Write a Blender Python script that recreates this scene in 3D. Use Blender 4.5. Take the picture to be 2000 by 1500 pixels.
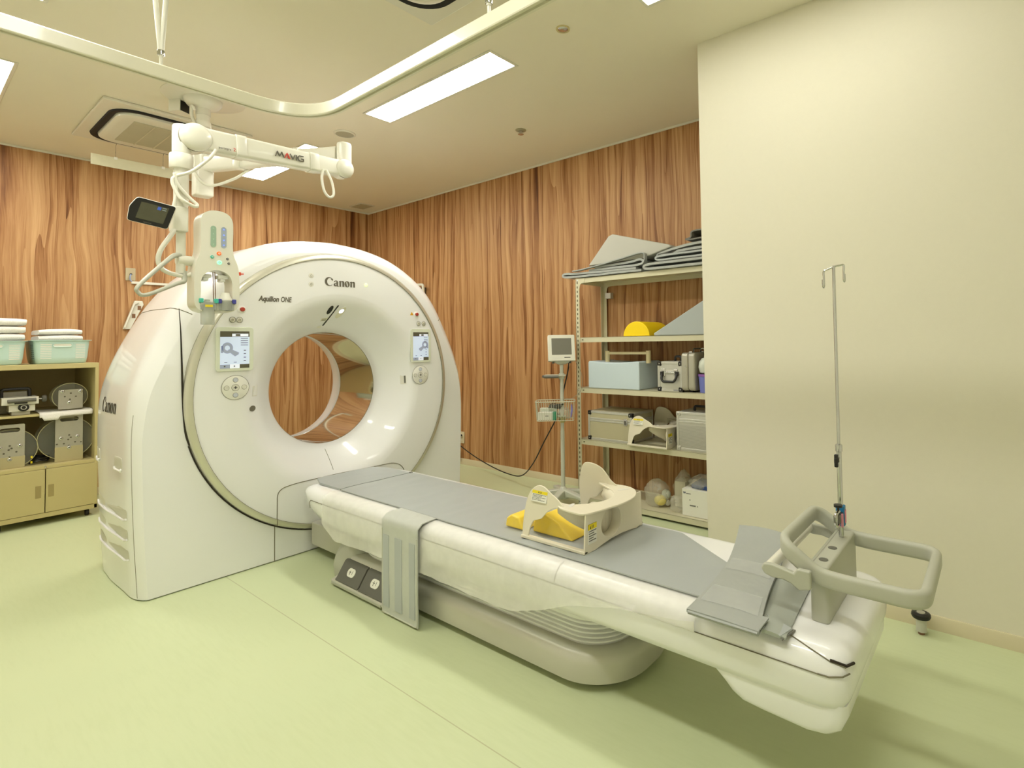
import bpy, bmesh, math, random
import numpy as np
from mathutils import Vector, Matrix, noise
random.seed(7)
for o in list(bpy.data.objects): bpy.data.objects.remove(o, do_unlink=True)
S = bpy.context.scene
COL = S.collection
PI = math.pi
RAD = math.radians

# ------------------------------------------------------------------ camera
cd = bpy.data.cameras.new('camera'); cam = bpy.data.objects.new('camera', cd); COL.objects.link(cam)
YAW, PITCH, ROLL = 0.931218, 0.0302205, -0.016221
fwd = Vector((math.sin(YAW)*math.cos(PITCH), math.cos(YAW)*math.cos(PITCH), math.sin(PITCH)))
r0 = Vector((math.cos(YAW), -math.sin(YAW), 0)); u0 = r0.cross(fwd)
rt = r0*math.cos(ROLL)+u0*math.sin(ROLL); up = -r0*math.sin(ROLL)+u0*math.cos(ROLL)
m = Matrix((rt, up, -fwd)).transposed().to_4x4(); m.translation = (0, 0, 1.35)
cam.matrix_world = m
cd.sensor_width = 36.0; cd.lens = 36.0*1044.511/2000.0
cd.shift_x = -(1172.295-1000)/2000.0; cd.shift_y = (635.791-750)/2000.0
cd.clip_start = 0.05
S.camera = cam

# ------------------------------------------------------------------ world, exposure, lamp colour
w = bpy.data.worlds.new('world'); S.world = w; w.use_nodes = True
w.node_tree.nodes['Background'].inputs[0].default_value = (1, .95, .8, 1)
w.node_tree.nodes['Background'].inputs[1].default_value = 0.02
S.view_settings.view_transform = 'Standard'; S.view_settings.look = 'None'
S.view_settings.exposure = 0.0; S.view_settings.gamma = 1.0; S.view_settings.use_curve_mapping = False
LAMP_COLOR = (0.99, 0.985, 0.91); LAMP_STRENGTH = 35.0
ZC = 3.138; XC = 3.921; YC = 6.802; XP = 2.918; YP = 1.405; XL = -1.5; YF = -1.7

# ------------------------------------------------------------------ materials
def lin(c):
    return tuple(((v/255)/12.92 if v/255 <= .04045 else ((v/255+.055)/1.055)**2.4) for v in c)
MATS = {}
def mat(name, rgb, rough=.5, metal=0., var=.04, scale=6., coat=0., spec=.5, emit=0., emit_rgb=None, alpha=1., trans=0., bump=0., bscale=60.):
    if name in MATS: return MATS[name]
    m = bpy.data.materials.new(name); m.use_nodes = True
    nt = m.node_tree; b = nt.nodes['Principled BSDF']
    c = lin(rgb)
    tc = nt.nodes.new('ShaderNodeTexCoord'); nz = nt.nodes.new('ShaderNodeTexNoise')
    nz.inputs['Scale'].default_value = scale; nz.inputs['Detail'].default_value = 4
    nt.links.new(tc.outputs['Object'], nz.inputs['Vector'])
    mx = nt.nodes.new('ShaderNodeMix'); mx.data_type = 'RGBA'
    mx.inputs[6].default_value = tuple(v*(1-var) for v in c)+(1,); mx.inputs[7].default_value = tuple(min(1, v*(1+var)) for v in c)+(1,)
    nt.links.new(nz.outputs['Fac'], mx.inputs[0]); nt.links.new(mx.outputs[2], b.inputs['Base Color'])
    b.inputs['Roughness'].default_value = rough; b.inputs['Metallic'].default_value = metal
    b.inputs['Coat Weight'].default_value = coat; b.inputs['Coat Roughness'].default_value = .04
    b.inputs['Specular IOR Level'].default_value = spec
    b.inputs['Alpha'].default_value = alpha; b.inputs['Transmission Weight'].default_value = trans
    if emit:
        b.inputs['Emission Color'].default_value = (*lin(emit_rgb or rgb), 1); b.inputs['Emission Strength'].default_value = emit
    if bump:
        n2 = nt.nodes.new('ShaderNodeTexNoise'); n2.inputs['Scale'].default_value = bscale; n2.inputs['Detail'].default_value = 3
        nt.links.new(tc.outputs['Object'], n2.inputs['Vector'])
        bp = nt.nodes.new('ShaderNodeBump'); bp.inputs['Strength'].default_value = bump; bp.inputs['Distance'].default_value = .01
        nt.links.new(n2.outputs['Fac'], bp.inputs['Height']); nt.links.new(bp.outputs['Normal'], b.inputs['Normal'])
    MATS[name] = m; return m

def wood_mat(name, axis):
    """vertical-grain veneer; axis = 0 runs along x, 1 runs along y"""
    m = bpy.data.materials.new(name); m.use_nodes = True; nt = m.node_tree; L = nt.links.new; N = nt.nodes.new
    b = nt.nodes['Principled BSDF']; g = N('ShaderNodeNewGeometry'); sp = N('ShaderNodeSeparateXYZ'); L(g.outputs['Position'], sp.inputs[0])
    def math_(op, a, bb=None):
        n = N('ShaderNodeMath'); n.operation = op
        for i, v in enumerate((a, bb)):
            if v is None: continue
            if isinstance(v, (int, float)): n.inputs[i].default_value = v
            else: L(v, n.inputs[i])
        return n.outputs[0]
    u = sp.outputs[axis]; z = sp.outputs[2]
    def noise_(su, sz, scale, det, dist=0., seed=0.):
        c = N('ShaderNodeCombineXYZ'); L(math_('MULTIPLY', u, su), c.inputs[0]); L(math_('MULTIPLY', z, sz), c.inputs[1]); c.inputs[2].default_value = seed
        n = N('ShaderNodeTexNoise'); L(c.outputs[0], n.inputs['Vector']); n.inputs['Scale'].default_value = scale; n.inputs['Detail'].default_value = det
        n.inputs['Distortion'].default_value = dist; n.inputs['Roughness'].default_value = .55
        return n.outputs['Fac']
    wv = noise_(1, .30, 2.4, 2, 0, 21)
    u = math_('ADD', u, math_('MULTIPLY', math_('SUBTRACT', wv, .5), .13))
    n1 = noise_(1, .022, 3.8, 1.0, .1, 3)
    saw = math_('POWER', math_('FRACT', math_('MULTIPLY', n1, 11.0)), 2.6)
    n2 = noise_(1, .030, 8.0, 1.2, .15, 9)
    saw2 = math_('POWER', math_('FRACT', math_('MULTIPLY', n2, 7.0)), 2.2)
    mid = noise_(1, .035, 15, 4, .25, 31)
    fine = noise_(1, .03, 110, 4, .1, 14)
    tot = math_('ADD', math_('ADD', math_('MULTIPLY', saw, -.17), math_('MULTIPLY', saw2, -.09)), math_('ADD', math_('MULTIPLY', mid, .62), math_('MULTIPLY', fine, .30)))
    r = N('ShaderNodeValToRGB'); L(tot, r.inputs[0]); e = r.color_ramp.elements
    e[0].position = .13; e[0].color = (*lin((90, 51, 21)), 1)
    e[1].position = .58; e[1].color = (*lin((204, 162, 114)), 1)
    for p, c in ((.22, (130, 84, 45)), (.31, (160, 113, 69)), (.40, (180, 135, 89)), (.48, (192, 149, 102))):
        x = e.new(p); x.color = (*lin(c), 1)
    L(r.outputs[0], b.inputs['Base Color']); b.inputs['Roughness'].default_value = .5; b.inputs['Specular IOR Level'].default_value = .35
    MATS[name] = m; return m

def floor_mat():
    m = bpy.data.materials.new('vinyl_floor'); m.use_nodes = True; nt = m.node_tree; L = nt.links.new; N = nt.nodes.new
    b = nt.nodes['Principled BSDF']; g = N('ShaderNodeNewGeometry'); sp = N('ShaderNodeSeparateXYZ'); L(g.outputs['Position'], sp.inputs[0])
    mp = N('ShaderNodeMapping'); mp.inputs['Scale'].default_value = (9, 1.0, 1); L(g.outputs['Position'], mp.inputs[0])
    n1 = N('ShaderNodeTexNoise'); n1.inputs['Scale'].default_value = 7; n1.inputs['Detail'].default_value = 6; n1.inputs['Roughness'].default_value = .6; L(mp.outputs[0], n1.inputs[0])
    n2 = N('ShaderNodeTexNoise'); n2.inputs['Scale'].default_value = .9; n2.inputs['Detail'].default_value = 3; L(g.outputs['Position'], n2.inputs[0])
    ad = N('ShaderNodeMath'); ad.operation = 'ADD'; L(n1.outputs[0], ad.inputs[0]); L(n2.outputs[0], ad.inputs[1])
    r = N('ShaderNodeValToRGB'); e = r.color_ramp.elements; L(ad.outputs[0], r.inputs[0])
    e[0].position = .35; e[0].color = (*lin((194, 203, 158)), 1); e[1].position = 1.0; e[1].color = (*lin((202, 210, 168)), 1)
    # welded seams between the vinyl widths
    d = N('ShaderNodeMath'); d.operation = 'SUBTRACT'; L(sp.outputs[0], d.inputs[0]); d.inputs[1].default_value = 1.232
    md = N('ShaderNodeMath'); md.operation = 'PINGPONG'; L(d.outputs[0], md.inputs[0]); md.inputs[1].default_value = .91
    lt = N('ShaderNodeMath'); lt.operation = 'LESS_THAN'; L(md.outputs[0], lt.inputs[0]); lt.inputs[1].default_value = .0022
    mx = N('ShaderNodeMix'); mx.data_type = 'RGBA'; L(lt.outputs[0], mx.inputs[0]); L(r.outputs[0], mx.inputs[6]); mx.inputs[7].default_value = (*lin((178, 180, 140)), 1)
    L(mx.outputs[2], b.inputs['Base Color']); b.inputs['Roughness'].default_value = .42; b.inputs['Specular IOR Level'].default_value = .4
    MATS['vinyl_floor'] = m; return m

def film_mat(name, rgb, opacity, rough=.25):
    m = bpy.data.materials.new(name); m.use_nodes = True; nt = m.node_tree; L = nt.links.new; N = nt.nodes.new
    b = nt.nodes['Principled BSDF']; b.inputs['Base Color'].default_value = (*lin(rgb), 1); b.inputs['Roughness'].default_value = rough
    tr = N('ShaderNodeBsdfTransparent'); mx = N('ShaderNodeMixShader'); out = nt.nodes['Material Output']
    tc = N('ShaderNodeTexCoord'); nz = N('ShaderNodeTexNoise'); nz.inputs['Scale'].default_value = 25; L(tc.outputs['Object'], nz.inputs[0])
    mr = N('ShaderNodeMapRange'); L(nz.outputs[0], mr.inputs[0]); mr.inputs[1].default_value = .3; mr.inputs[2].default_value = .7
    mr.inputs[3].default_value = opacity-.02; mr.inputs[4].default_value = opacity+.02
    bp = N('ShaderNodeBump'); bp.inputs['Strength'].default_value = .12; bp.inputs['Distance'].default_value = .01; L(nz.outputs[0], bp.inputs['Height']); L(bp.outputs[0], b.inputs['Normal'])
    L(mr.outputs[0], mx.inputs[0]); L(tr.outputs[0], mx.inputs[1]); L(b.outputs[0], mx.inputs[2]); L(mx.outputs[0], out.inputs['Surface'])
    MATS[name] = m; return m

WOODX = wood_mat('wood_veneer_back', 0); WOODY = wood_mat('wood_veneer_right', 1); FLOOR = floor_mat()
CREAM = mat('cream_wallpaper', (228, 222, 202), .75, var=.015, scale=40, bump=.05, bscale=300)
CEIL = mat('ceiling_paint', (236, 229, 208), .85, var=.02, scale=2)
TRIM = mat('cream_vinyl_skirting', (214, 203, 170), .5, var=.03)
WHITE = mat('gloss_white_cover', (242, 241, 240), .34, coat=.55, var=.012, scale=2)
WHITE2 = mat('satin_white_plastic', (240, 239, 234), .4, var=.02)
WPAINT = mat('white_enamel', (228, 225, 210), .35, coat=.2, var=.02)
SILVER = mat('silver_trim', (212, 209, 192), .32, metal=.55, var=.03)
CHROME = mat('chrome', (205, 205, 205), .12, metal=1., var=.02)
STEEL = mat('brushed_aluminium', (200, 198, 188), .38, metal=.4, var=.06, scale=30)
PLATE = mat('machined_plate', (178, 174, 158), .5, metal=.35, var=.07, scale=20)
GREYM = mat('grey_metallic_plinth', (198, 195, 180), .34, metal=.2, var=.03)
GREYP = mat('grey_plastic', (182, 182, 166), .42, var=.03)
DGREY = mat('dark_grey_plastic', (98, 96, 86), .5, var=.05)
BLACK = mat('black_plastic', (24, 22, 20), .4, var=.1)
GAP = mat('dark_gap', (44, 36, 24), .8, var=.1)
SEAM = mat('seam_shadow_line', (120, 114, 92), .8, var=.05)
MATT = mat('grey_mattress_vinyl', (168, 172, 170), .45, var=.03, scale=4, bump=.15, bscale=14)
MATG = mat('grey_mat_vinyl', (164, 167, 162), .42, var=.05, scale=8, bump=.25, bscale=22)
MATD = mat('dark_grey_mat_underside', (118, 116, 108), .6, var=.08)
STRAP = mat('grey_protective_strap', (196, 196, 184), .5, var=.03)
STRAPL = mat('strap_bar', (176, 180, 180), .5, var=.03)
YEL = mat('yellow_vinyl', (250, 214, 0), .42, var=.03)
YTAG = mat('yellow_label', (236, 214, 30), .6, var=.02)
LABEL = mat('white_label', (234, 232, 220), .6, var=.02)
INK = mat('print_ink', (70, 66, 58), .7, var=.05)
LOGO = mat('logo_grey', (104, 98, 84), .5, var=.03)
REDINK = mat('logo_red', (206, 60, 44), .5, var=.03)
BEIGE = mat('beige_seat_plastic', (226, 218, 196), .38, var=.015)
PBLUE = mat('pale_blue_vinyl', (200, 214, 220), .45, var=.02)
WEDGE = mat('grey_blue_wedge_vinyl', (170, 176, 174), .5, var=.03)
HANDLE = mat('pale_wooden_handle', (222, 206, 160), .45, var=.04)
RACK = mat('rack_enamel', (206, 200, 170), .42, var=.02)
CABM = mat('cabinet_enamel', (196, 182, 128), .42, var=.02)
CABIN = mat('cabinet_interior', (196, 178, 118), .55, var=.03)
MINT = mat('mint_basket_plastic', (200, 226, 218), .4, var=.03)
TOWEL = mat('white_towel', (238, 234, 226), .9, var=.03, scale=40, bump=.4, bscale=160)
ACRYL = mat('clear_acrylic', (226, 232, 220), .08, trans=.0, alpha=.10, var=.02)
CLEAR = mat('smoky_clear_plastic', (190, 194, 184), .12, alpha=.5, var=.03)
LINER = mat('mirror_bore_film', (206, 200, 186), .05, metal=.92, var=.02)
CART = mat('cart_grey_enamel', (196, 196, 180), .4, var=.03)
SCR_G = mat('off_screen_grey', (120, 118, 106), .25, var=.05)
TEAL = mat('teal_clip', (74, 190, 168), .45, var=.03)
NAVY = mat('navy_clip', (66, 68, 150), .45, var=.03)
BLUEC = mat('blue_clamp_plastic', (30, 120, 170), .45, var=.04)
PINK = mat('pink_label', (226, 150, 168), .6, var=.04)
PURPLE = mat('purple_blue_tub', (112, 120, 190), .45, var=.04)
PURPLED = mat('purple_rim', (140, 90, 170), .45, var=.04)
GLOBE = mat('milky_plastic', (206, 210, 196), .3, var=.03)
VENTC = mat('vent_recess_cream', (226, 223, 212), .5, var=.02)
ORANGE = mat('orange_button', (240, 110, 40), .45, emit=.35, var=.03)
GREENLED = mat('green_lamp', (150, 250, 190), .4, emit=1.0, var=.02)
GREENLED2 = mat('pale_green_lamp', (215, 240, 170), .4, emit=1.0, var=.02)
WHITELED = mat('white_lamp', (235, 240, 255), .4, emit=1.2, var=.02)
GREENPAD = mat('grey_green_keypad', (158, 184, 160), .5, var=.02)
BLUEPAD = mat('grey_blue_keypad', (160, 170, 186), .5, var=.02)
BLUEGLOW = mat('blue_key_light', (120, 150, 255), .5, emit=.8, var=.02)
REDB = mat('red_button', (170, 60, 44), .4, var=.05)
SCREEN = mat('lit_screen_pale_blue', (206, 218, 240), .3, emit=.38, emit_rgb=(200, 216, 246), var=.02)
SCRDK = mat('lit_screen_dark_bar', (92, 88, 70), .3, emit=.12, var=.02)
SCRGR = mat('lit_screen_grey', (150, 158, 176), .3, emit=.35, emit_rgb=(150, 158, 176), var=.04)
SCRLT = mat('lit_screen_light', (226, 232, 246), .3, emit=.45, var=.01)
BAGF = film_mat('clear_bag_film', (236, 232, 214), .3, .15)
SHEETF = film_mat('translucent_sheet_film', (248, 246, 238), .52, .4)
WRAPF = film_mat('clear_wrap_film', (240, 240, 230), .10, .1)
DIFF = mat('ceiling_light_diffuser', (255, 252, 240), .5, emit=LAMP_STRENGTH, var=.0)
DIFF_DIM = mat('dimmed_light_diffuser', (255, 252, 240), .5, emit=LAMP_STRENGTH*.33, var=.0)  # same diffuser, dimmed to soften the hot spot on the cream wall
for _m in (DIFF, DIFF_DIM): _m.node_tree.nodes['Principled BSDF'].inputs['Emission Color'].default_value = (*LAMP_COLOR, 1)

# ------------------------------------------------------------------ mesh helpers
ORG = {}
def tag(o, label=None, cat=None, group=None, kind=None):
    if label: o['label'] = label
    if cat: o['category'] = cat
    if group: o['group'] = group
    if kind: o['kind'] = kind
    return o
def thing(name, label, cat, loc=(0, 0, 0), rotz=0., group=None, local=False):
    o = bpy.data.objects.new(name, None); COL.objects.link(o); o.empty_display_size = .05
    o.location = loc; o.rotation_euler = (0, 0, rotz); tag(o, label, cat, group)
    ORG[o.name] = Vector((0, 0, 0)) if local else Vector(loc)
    return o

class MB:
    def __init__(s): s.v = []; s.f = []
    def add(s, vs, fs):
        n = len(s.v); s.v += [Vector(p) for p in vs]; s.f += [[i+n for i in f] for f in fs]; return s
    def box(s, x0, x1, y0, y1, z0, z1):
        return s.add([(x, y, z) for z in (z0, z1) for y in (y0, y1) for x in (x0, x1)],
                     [(0, 2, 3, 1), (4, 5, 7, 6), (0, 1, 5, 4), (2, 6, 7, 3), (0, 4, 6, 2), (1, 3, 7, 5)])
    def obox(s, c, ax, ay, az):
        c, ax, ay, az = map(Vector, (c, ax, ay, az))
        return s.add([c+ax*i+ay*j+az*k for k in (-1, 1) for j in (-1, 1) for i in (-1, 1)],
                     [(0, 2, 3, 1), (4, 5, 7, 6), (0, 1, 5, 4), (2, 6, 7, 3), (0, 4, 6, 2), (1, 3, 7, 5)])
    def loft(s, loops, close=True, cap0=True, cap1=True):
        n = len(loops[0]); vs = [p for l in loops for p in l]; fs = []
        for i in range(len(loops)-1):
            for j in range(n if close else n-1):
                k = (j+1) % n; fs.append((i*n+j, i*n+k, (i+1)*n+k, (i+1)*n+j))
        if cap0 and close: fs.append(tuple(reversed(range(n))))
        if cap1 and close: fs.append(tuple(range((len(loops)-1)*n, len(loops)*n)))
        return s.add(vs, fs)
    def prism(s, pts, axis, a, b):
        """polygon pts in the plane normal to axis, from a to b"""
        def P(p, t): return {'x': (t, p[0], p[1]), 'y': (p[0], t, p[1]), 'z': (p[0], p[1], t)}[axis]
        return s.loft([[P(p, a) for p in pts], [P(p, b) for p in pts]])
    def tube(s, path, r, seg=10, closed=False, flat=None):
        path = [Vector(p) for p in path]; n = len(path); loops = []
        rr = r if isinstance(r, (list, tuple)) else [r]*n
        prev = None
        for i, p in enumerate(path):
            a = path[(i-1) % n] if (i or closed) else p; b = path[(i+1) % n] if (i < n-1 or closed) else p
            t = (b-a).normalized()
            if prev is None:
                ref = Vector((0, 0, 1)) if abs(t.z) < .9 else Vector((1, 0, 0)); x = t.cross(ref).normalized()
            else:
                x = (prev-t*prev.dot(t)); x = x.normalized() if x.length > 1e-6 else t.orthogonal().normalized()
            prev = x; y = t.cross(x)
            loops.append([p+x*math.cos(2*PI*k/seg)*rr[i]+y*math.sin(2*PI*k/seg)*rr[i]*(flat or 1) for k in range(seg)])
        if closed: loops.append(loops[0]); return s.loft(loops, cap0=False, cap1=False)
        return s.loft(loops)
    def lathe(s, prof, c, axis=(0, 0, 1), seg=32, sx=1., sy=1.):
        """prof: list of (radius, height along axis)"""
        a = Vector(axis).normalized(); x = Vector((1, 0, 0)) if abs(a.x) < .9 else Vector((0, 1, 0)); x = (x-a*x.dot(a)).normalized(); y = a.cross(x); c = Vector(c)
        loops = [[c+a*h+x*math.cos(2*PI*k/seg)*r*sx+y*math.sin(2*PI*k/seg)*r*sy for k in range(seg)] for r, h in prof]
        return s.loft(loops)
    def cyl(s, p, q, r, seg=20): return s.tube([p, q], r, seg)
    def sphere(s, c, r, seg=20, rings=10, sc=(1, 1, 1)):
        loops = []
        for i in range(rings+1):
            t = PI*i/rings; t = min(max(t, .02), PI-.02)
            loops.append([(c[0]+r*sc[0]*math.sin(t)*math.cos(2*PI*k/seg), c[1]+r*sc[1]*math.sin(t)*math.sin(2*PI*k/seg), c[2]-r*sc[2]*math.cos(t)) for k in range(seg)])
        return s.loft(loops)
    def xf(s, M):
        s.v = [M @ p for p in s.v]; return s
    def build(s, name, m, parent=None, bevel=0., seg=2, smooth=40, label=None, local=None, sub=0, solid=0.):
        off = Vector((0, 0, 0))
        if parent is not None:
            off = ORG.get(parent.name, off)
        me = bpy.data.meshes.new(name); me.from_pydata([p-off for p in s.v], [], s.f); me.validate()
        bm = bmesh.new(); bm.from_mesh(me); bmesh.ops.remove_doubles(bm, verts=bm.verts, dist=1e-6); bmesh.ops.recalc_face_normals(bm, faces=bm.faces); bm.to_mesh(me); bm.free()
        if smooth:
            me.polygons.foreach_set('use_smooth', [True]*len(me.polygons)); me.set_sharp_from_angle(angle=RAD(smooth))
        o = bpy.data.objects.new(name, me); COL.objects.link(o); me.materials.append(m)
        if parent is not None: o.parent = parent; ORG[o.name] = off
        if solid:
            q = o.modifiers.new('solid', 'SOLIDIFY'); q.thickness = solid; q.offset = 0
        if bevel:
            q = o.modifiers.new('bevel', 'BEVEL'); q.width = bevel; q.segments = seg; q.limit_method = 'ANGLE'; q.angle_limit = RAD(35); q.harden_normals = True
        if sub:
            q = o.modifiers.new('sub', 'SUBSURF'); q.levels = sub; q.render_levels = sub
        if label: o['label'] = label
        return o

def rrect(x0, x1, y0, y1, r, n=5):
    out = []
    for cx, cy, a in ((x1-r, y1-r, 0), (x0+r, y1-r, 90), (x0+r, y0+r, 180), (x1-r, y0+r, 270)):
        out += [(cx+r*math.cos(RAD(a+90*i/n)), cy+r*math.sin(RAD(a+90*i/n))) for i in range(n+1)]
    return out
def spline(pts, n=8, closed=False):
    pts = [Vector(p) for p in pts]; out = []; N = len(pts)
    for i in range(N if closed else N-1):
        p0 = pts[(i-1) % N] if (closed or i) else pts[0]; p1 = pts[i]; p2 = pts[(i+1) % N]; p3 = pts[(i+2) % N] if (closed or i < N-2) else pts[-1]
        for k in range(n):
            t = k/n
            out.append(.5*((2*p1)+(p2-p0)*t+(2*p0-5*p1+4*p2-p3)*t*t+(3*p1-p0-3*p2+p3)*t**3))
    if not closed: out.append(pts[-1])
    return out
def fillet(pts, r, n=6, closed=False):
    pts = [Vector(p) for p in pts]; out = []; N = len(pts)
    for i, p in enumerate(pts):
        if not closed and i in (0, N-1): out.append(p); continue
        a = pts[(i-1) % N]; b = pts[(i+1) % N]; u = (a-p); v = (b-p)
        d = min(r, u.length*.49, v.length*.49); A = p+u.normalized()*d; B = p+v.normalized()*d
        for k in range(n+1):
            t = k/n; out.append((1-t)**2*A+2*t*(1-t)*p+t*t*B)
    return out
def curve_mesh(polys, mtx, depth, name, m, parent):
    c = bpy.data.curves.new(name, 'CURVE'); c.dimensions = '2D'; c.fill_mode = 'BOTH'; c.extrude = depth
    for pl in polys:
        s = c.splines.new('POLY'); s.points.add(len(pl)-1); s.use_cyclic_u = True
        for i, p in enumerate(pl): s.points[i].co = (p[0], p[1], 0, 1)
    t = bpy.data.objects.new('tmp', c); COL.objects.link(t)
    return _conv(t, mtx, name, m, parent)
def _conv(t, mtx, name, m, parent):
    dg = bpy.context.evaluated_depsgraph_get(); dg.update()
    me = bpy.data.meshes.new_from_object(t.evaluated_get(dg)); d = t.data
    bpy.data.objects.remove(t, do_unlink=True); bpy.data.curves.remove(d)
    me.transform(Matrix.Translation(-ORG.get(parent.name, Vector((0, 0, 0)))) @ mtx); me.materials.clear(); me.materials.append(m); me.name = name
    o = bpy.data.objects.new(name, me); COL.objects.link(o); o.parent = parent; ORG[o.name] = ORG.get(parent.name, Vector((0, 0, 0)))
    return o
def frame(origin, xd, yd):
    x = Vector(xd).normalized(); y = Vector(yd); y = (y-x*y.dot(x)).normalized(); z = x.cross(y)
    M = Matrix((x, y, z)).transposed().to_4x4(); M.translation = origin; return M
def text(s, size, mtx, m, parent, name='lettering', bold=0., shear=0., ext=.0004, align='LEFT', space=1.0, fit=None):
    c = bpy.data.curves.new(name, 'FONT'); c.body = s; c.size = size; c.extrude = ext; c.offset = bold; c.shear = shear; c.align_x = align; c.space_character = space
    t = bpy.data.objects.new('tmp', c); COL.objects.link(t)
    if fit:
        bpy.context.view_layer.update(); mtx = mtx @ Matrix.Diagonal((fit/t.dimensions.x, 1, 1, 1))
    return _conv(t, mtx, name, m, parent)
def ell(cx, cy, rx, ry, a0=0, a1=360, n=32, rot=0):
    out = []
    for i in range(n+1 if abs(a1-a0) < 360 else n):
        a = RAD(a0+(a1-a0)*i/n); x, y = rx*math.cos(a), ry*math.sin(a); q = RAD(rot)
        out.append((cx+x*math.cos(q)-y*math.sin(q), cy+x*math.sin(q)+y*math.cos(q)))
    return out
def serif_logo():
    """heavy contrasted wordmark C-a-n-o-n, cap height 1"""
    P = []
    P.append(ell(.50, .50, .50, .52, 48, 318, 40)+[(.80, .30)]+list(reversed(ell(.60, .50, .33, .43, 60, 318, 36)))+[(.74, .72), (.93, .62), (.96, .82)])
    def stem(x, w, h, serif=True): return [(x, 0), (x+w, 0), (x+w, h), (x-.04, h-.08), (x-.04, h-.13), (x, h-.15)]
    x = 1.02                                                   # a
    P.append([(x+.04, .46), (x+.17, .52), (x+.24, .60), (x+.34, .60), (x+.34, .42), (x+.10, .34), (x, .20), (x+.06, .03), (x+.20, -.02), (x+.34, .06), (x+.37, 0), (x+.66, 0), (x+.54, .10), (x+.54, .52), (x+.46, .66), (x+.28, .70), (x+.10, .62)])
    P.append([(x+.34, .34), (x+.34, .14), (x+.25, .12), (x+.20, .20), (x+.24, .30)])
    def n_(x):
        P.append([(x, 0), (x+.20, 0), (x+.20, .50), (x+.30, .57), (x+.36, .50), (x+.36, 0), (x+.57, 0), (x+.57, .56), (x+.48, .69), (x+.34, .69), (x+.20, .60), (x+.20, .70), (x-.05, .64), (x-.05, .58), (x, .56)])
    n_(1.72)
    P.append(ell(2.66, .345, .31, .365, 0, 360, 36)); P.append(list(reversed(ell(2.66, .345, .075, .30, 0, 360, 28, 14))))
    n_(3.06)
    return P
def mtx_front(x, y, z, s=1.): return Matrix.Translation((x, y, z)) @ Matrix.Rotation(PI/2, 4, 'X') @ Matrix.Scale(s, 4)

# ================================================================== SETTING
def struct(name, mb, m, **k): return tag(mb.build(name, m, None, **k), kind='structure')
struct('floor', MB().box(XL-.1, XC+.1, YF-.1, YC+.1, -.1, 0), FLOOR, smooth=0)
struct('ceiling', MB().box(XL-.1, XC+.1, YF-.1, YC+.1, ZC, ZC+.1), CEIL, smooth=0)
struct('wall_back', MB().box(XL-.1, XC+.1, YC, YC+.1, 0, ZC), WOODX, smooth=0)
struct('wall_right', MB().box(XC, XC+.1, YP, YC, 0, ZC), WOODY, smooth=0)
struct('wall_partition', MB().box(XP, XC+.1, YF, YP, 0, ZC), CREAM, smooth=0)
struct('wall_left', MB().box(XL-.1, XL, YF, YC, 0, ZC), mat('bounce_white_wall', (244, 242, 232), .8), smooth=0)  # unseen wall, whitened to bounce light onto gantry and table
struct('wall_front', MB().box(XL-.1, XP, YF-.1, YF, 0, ZC), mat('bounce_white_wall', (244, 242, 232), .8), smooth=0)  # unseen too, same added whiteness for bounce light
def skirting(name, a, b, n, h=.066):
    a, b, n = Vector(a), Vector(b), Vector(n)
    prof = [(0, 0), (.009, 0), (.009, h-.006), (.006, h), (0, h)]
    struct(name, MB().loft([[a+n*u+Vector((0, 0, v)) for u, v in prof], [b+n*u+Vector((0, 0, v)) for u, v in prof]]), TRIM)
skirting('baseboard_right', (XC, YP, 0), (XC, YC, 0), (-1, 0, 0))
skirting('baseboard_back', (XL, YC, 0), (XC-.009, YC, 0), (0, -1, 0))
skirting('baseboard_partition', (XP, YF, 0), (XP, YP, 0), (-1, 0, 0))
struct('trim_1', MB().box(XC-.012, XC, YP, YC, ZC-.018, ZC), WPAINT, bevel=.003)
struct('trim_2', MB().box(XL, XC-.012, YC-.012, YC, ZC-.018, ZC), WPAINT, bevel=.003)

# ------------------------------------------------------------------ ceiling lights
def ceiling_light(x, y, label, glow=DIFF):
    t = thing('ceiling_light', label, 'ceiling light', (x, y, ZC), group='recessed ceiling lights')
    W, Lh = .205, 1.41; f = MB()
    for a, b, c, d in ((-.018, W+.018, -.018, 0), (-.018, W+.018, Lh, Lh+.018), (-.018, 0, 0, Lh), (W, W+.018, 0, Lh)):
        f.box(x+a, x+b, y+c, y+d, ZC-.005, ZC)
    f.build('frame', WPAINT, t, bevel=.0015)
    MB().prism(rrect(x+.002, x+W-.002, y+.002, y+Lh-.002, .004, 2), 'z', ZC-.004, ZC-.0005).build('diffuser', glow, t)
    for q in (.05, .142): MB().box(x+q, x+q+.012, y+.05, y+.056, ZC-.0075, ZC-.004).build('lamp_holder', WPAINT, t)
    return t
ceiling_light(2.203, 2.445, 'long lit ceiling light panel right of the curtain rail bend, the one fully in view')
ceiling_light(2.208, 4.85, 'lit ceiling light panel crossed by the white monitor arm')
ceiling_light(.26, 4.84, 'lit ceiling light panel cut by the left edge of the photo')
ceiling_light(2.203, .03, 'lit ceiling light panel whose corner shows at the top right edge', DIFF_DIM)
ceiling_light(.26, 2.445, 'lit ceiling light panel overhead, just left of the camera')
ceiling_light(.26, .03, 'lit ceiling light panel straight above the camera')

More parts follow.
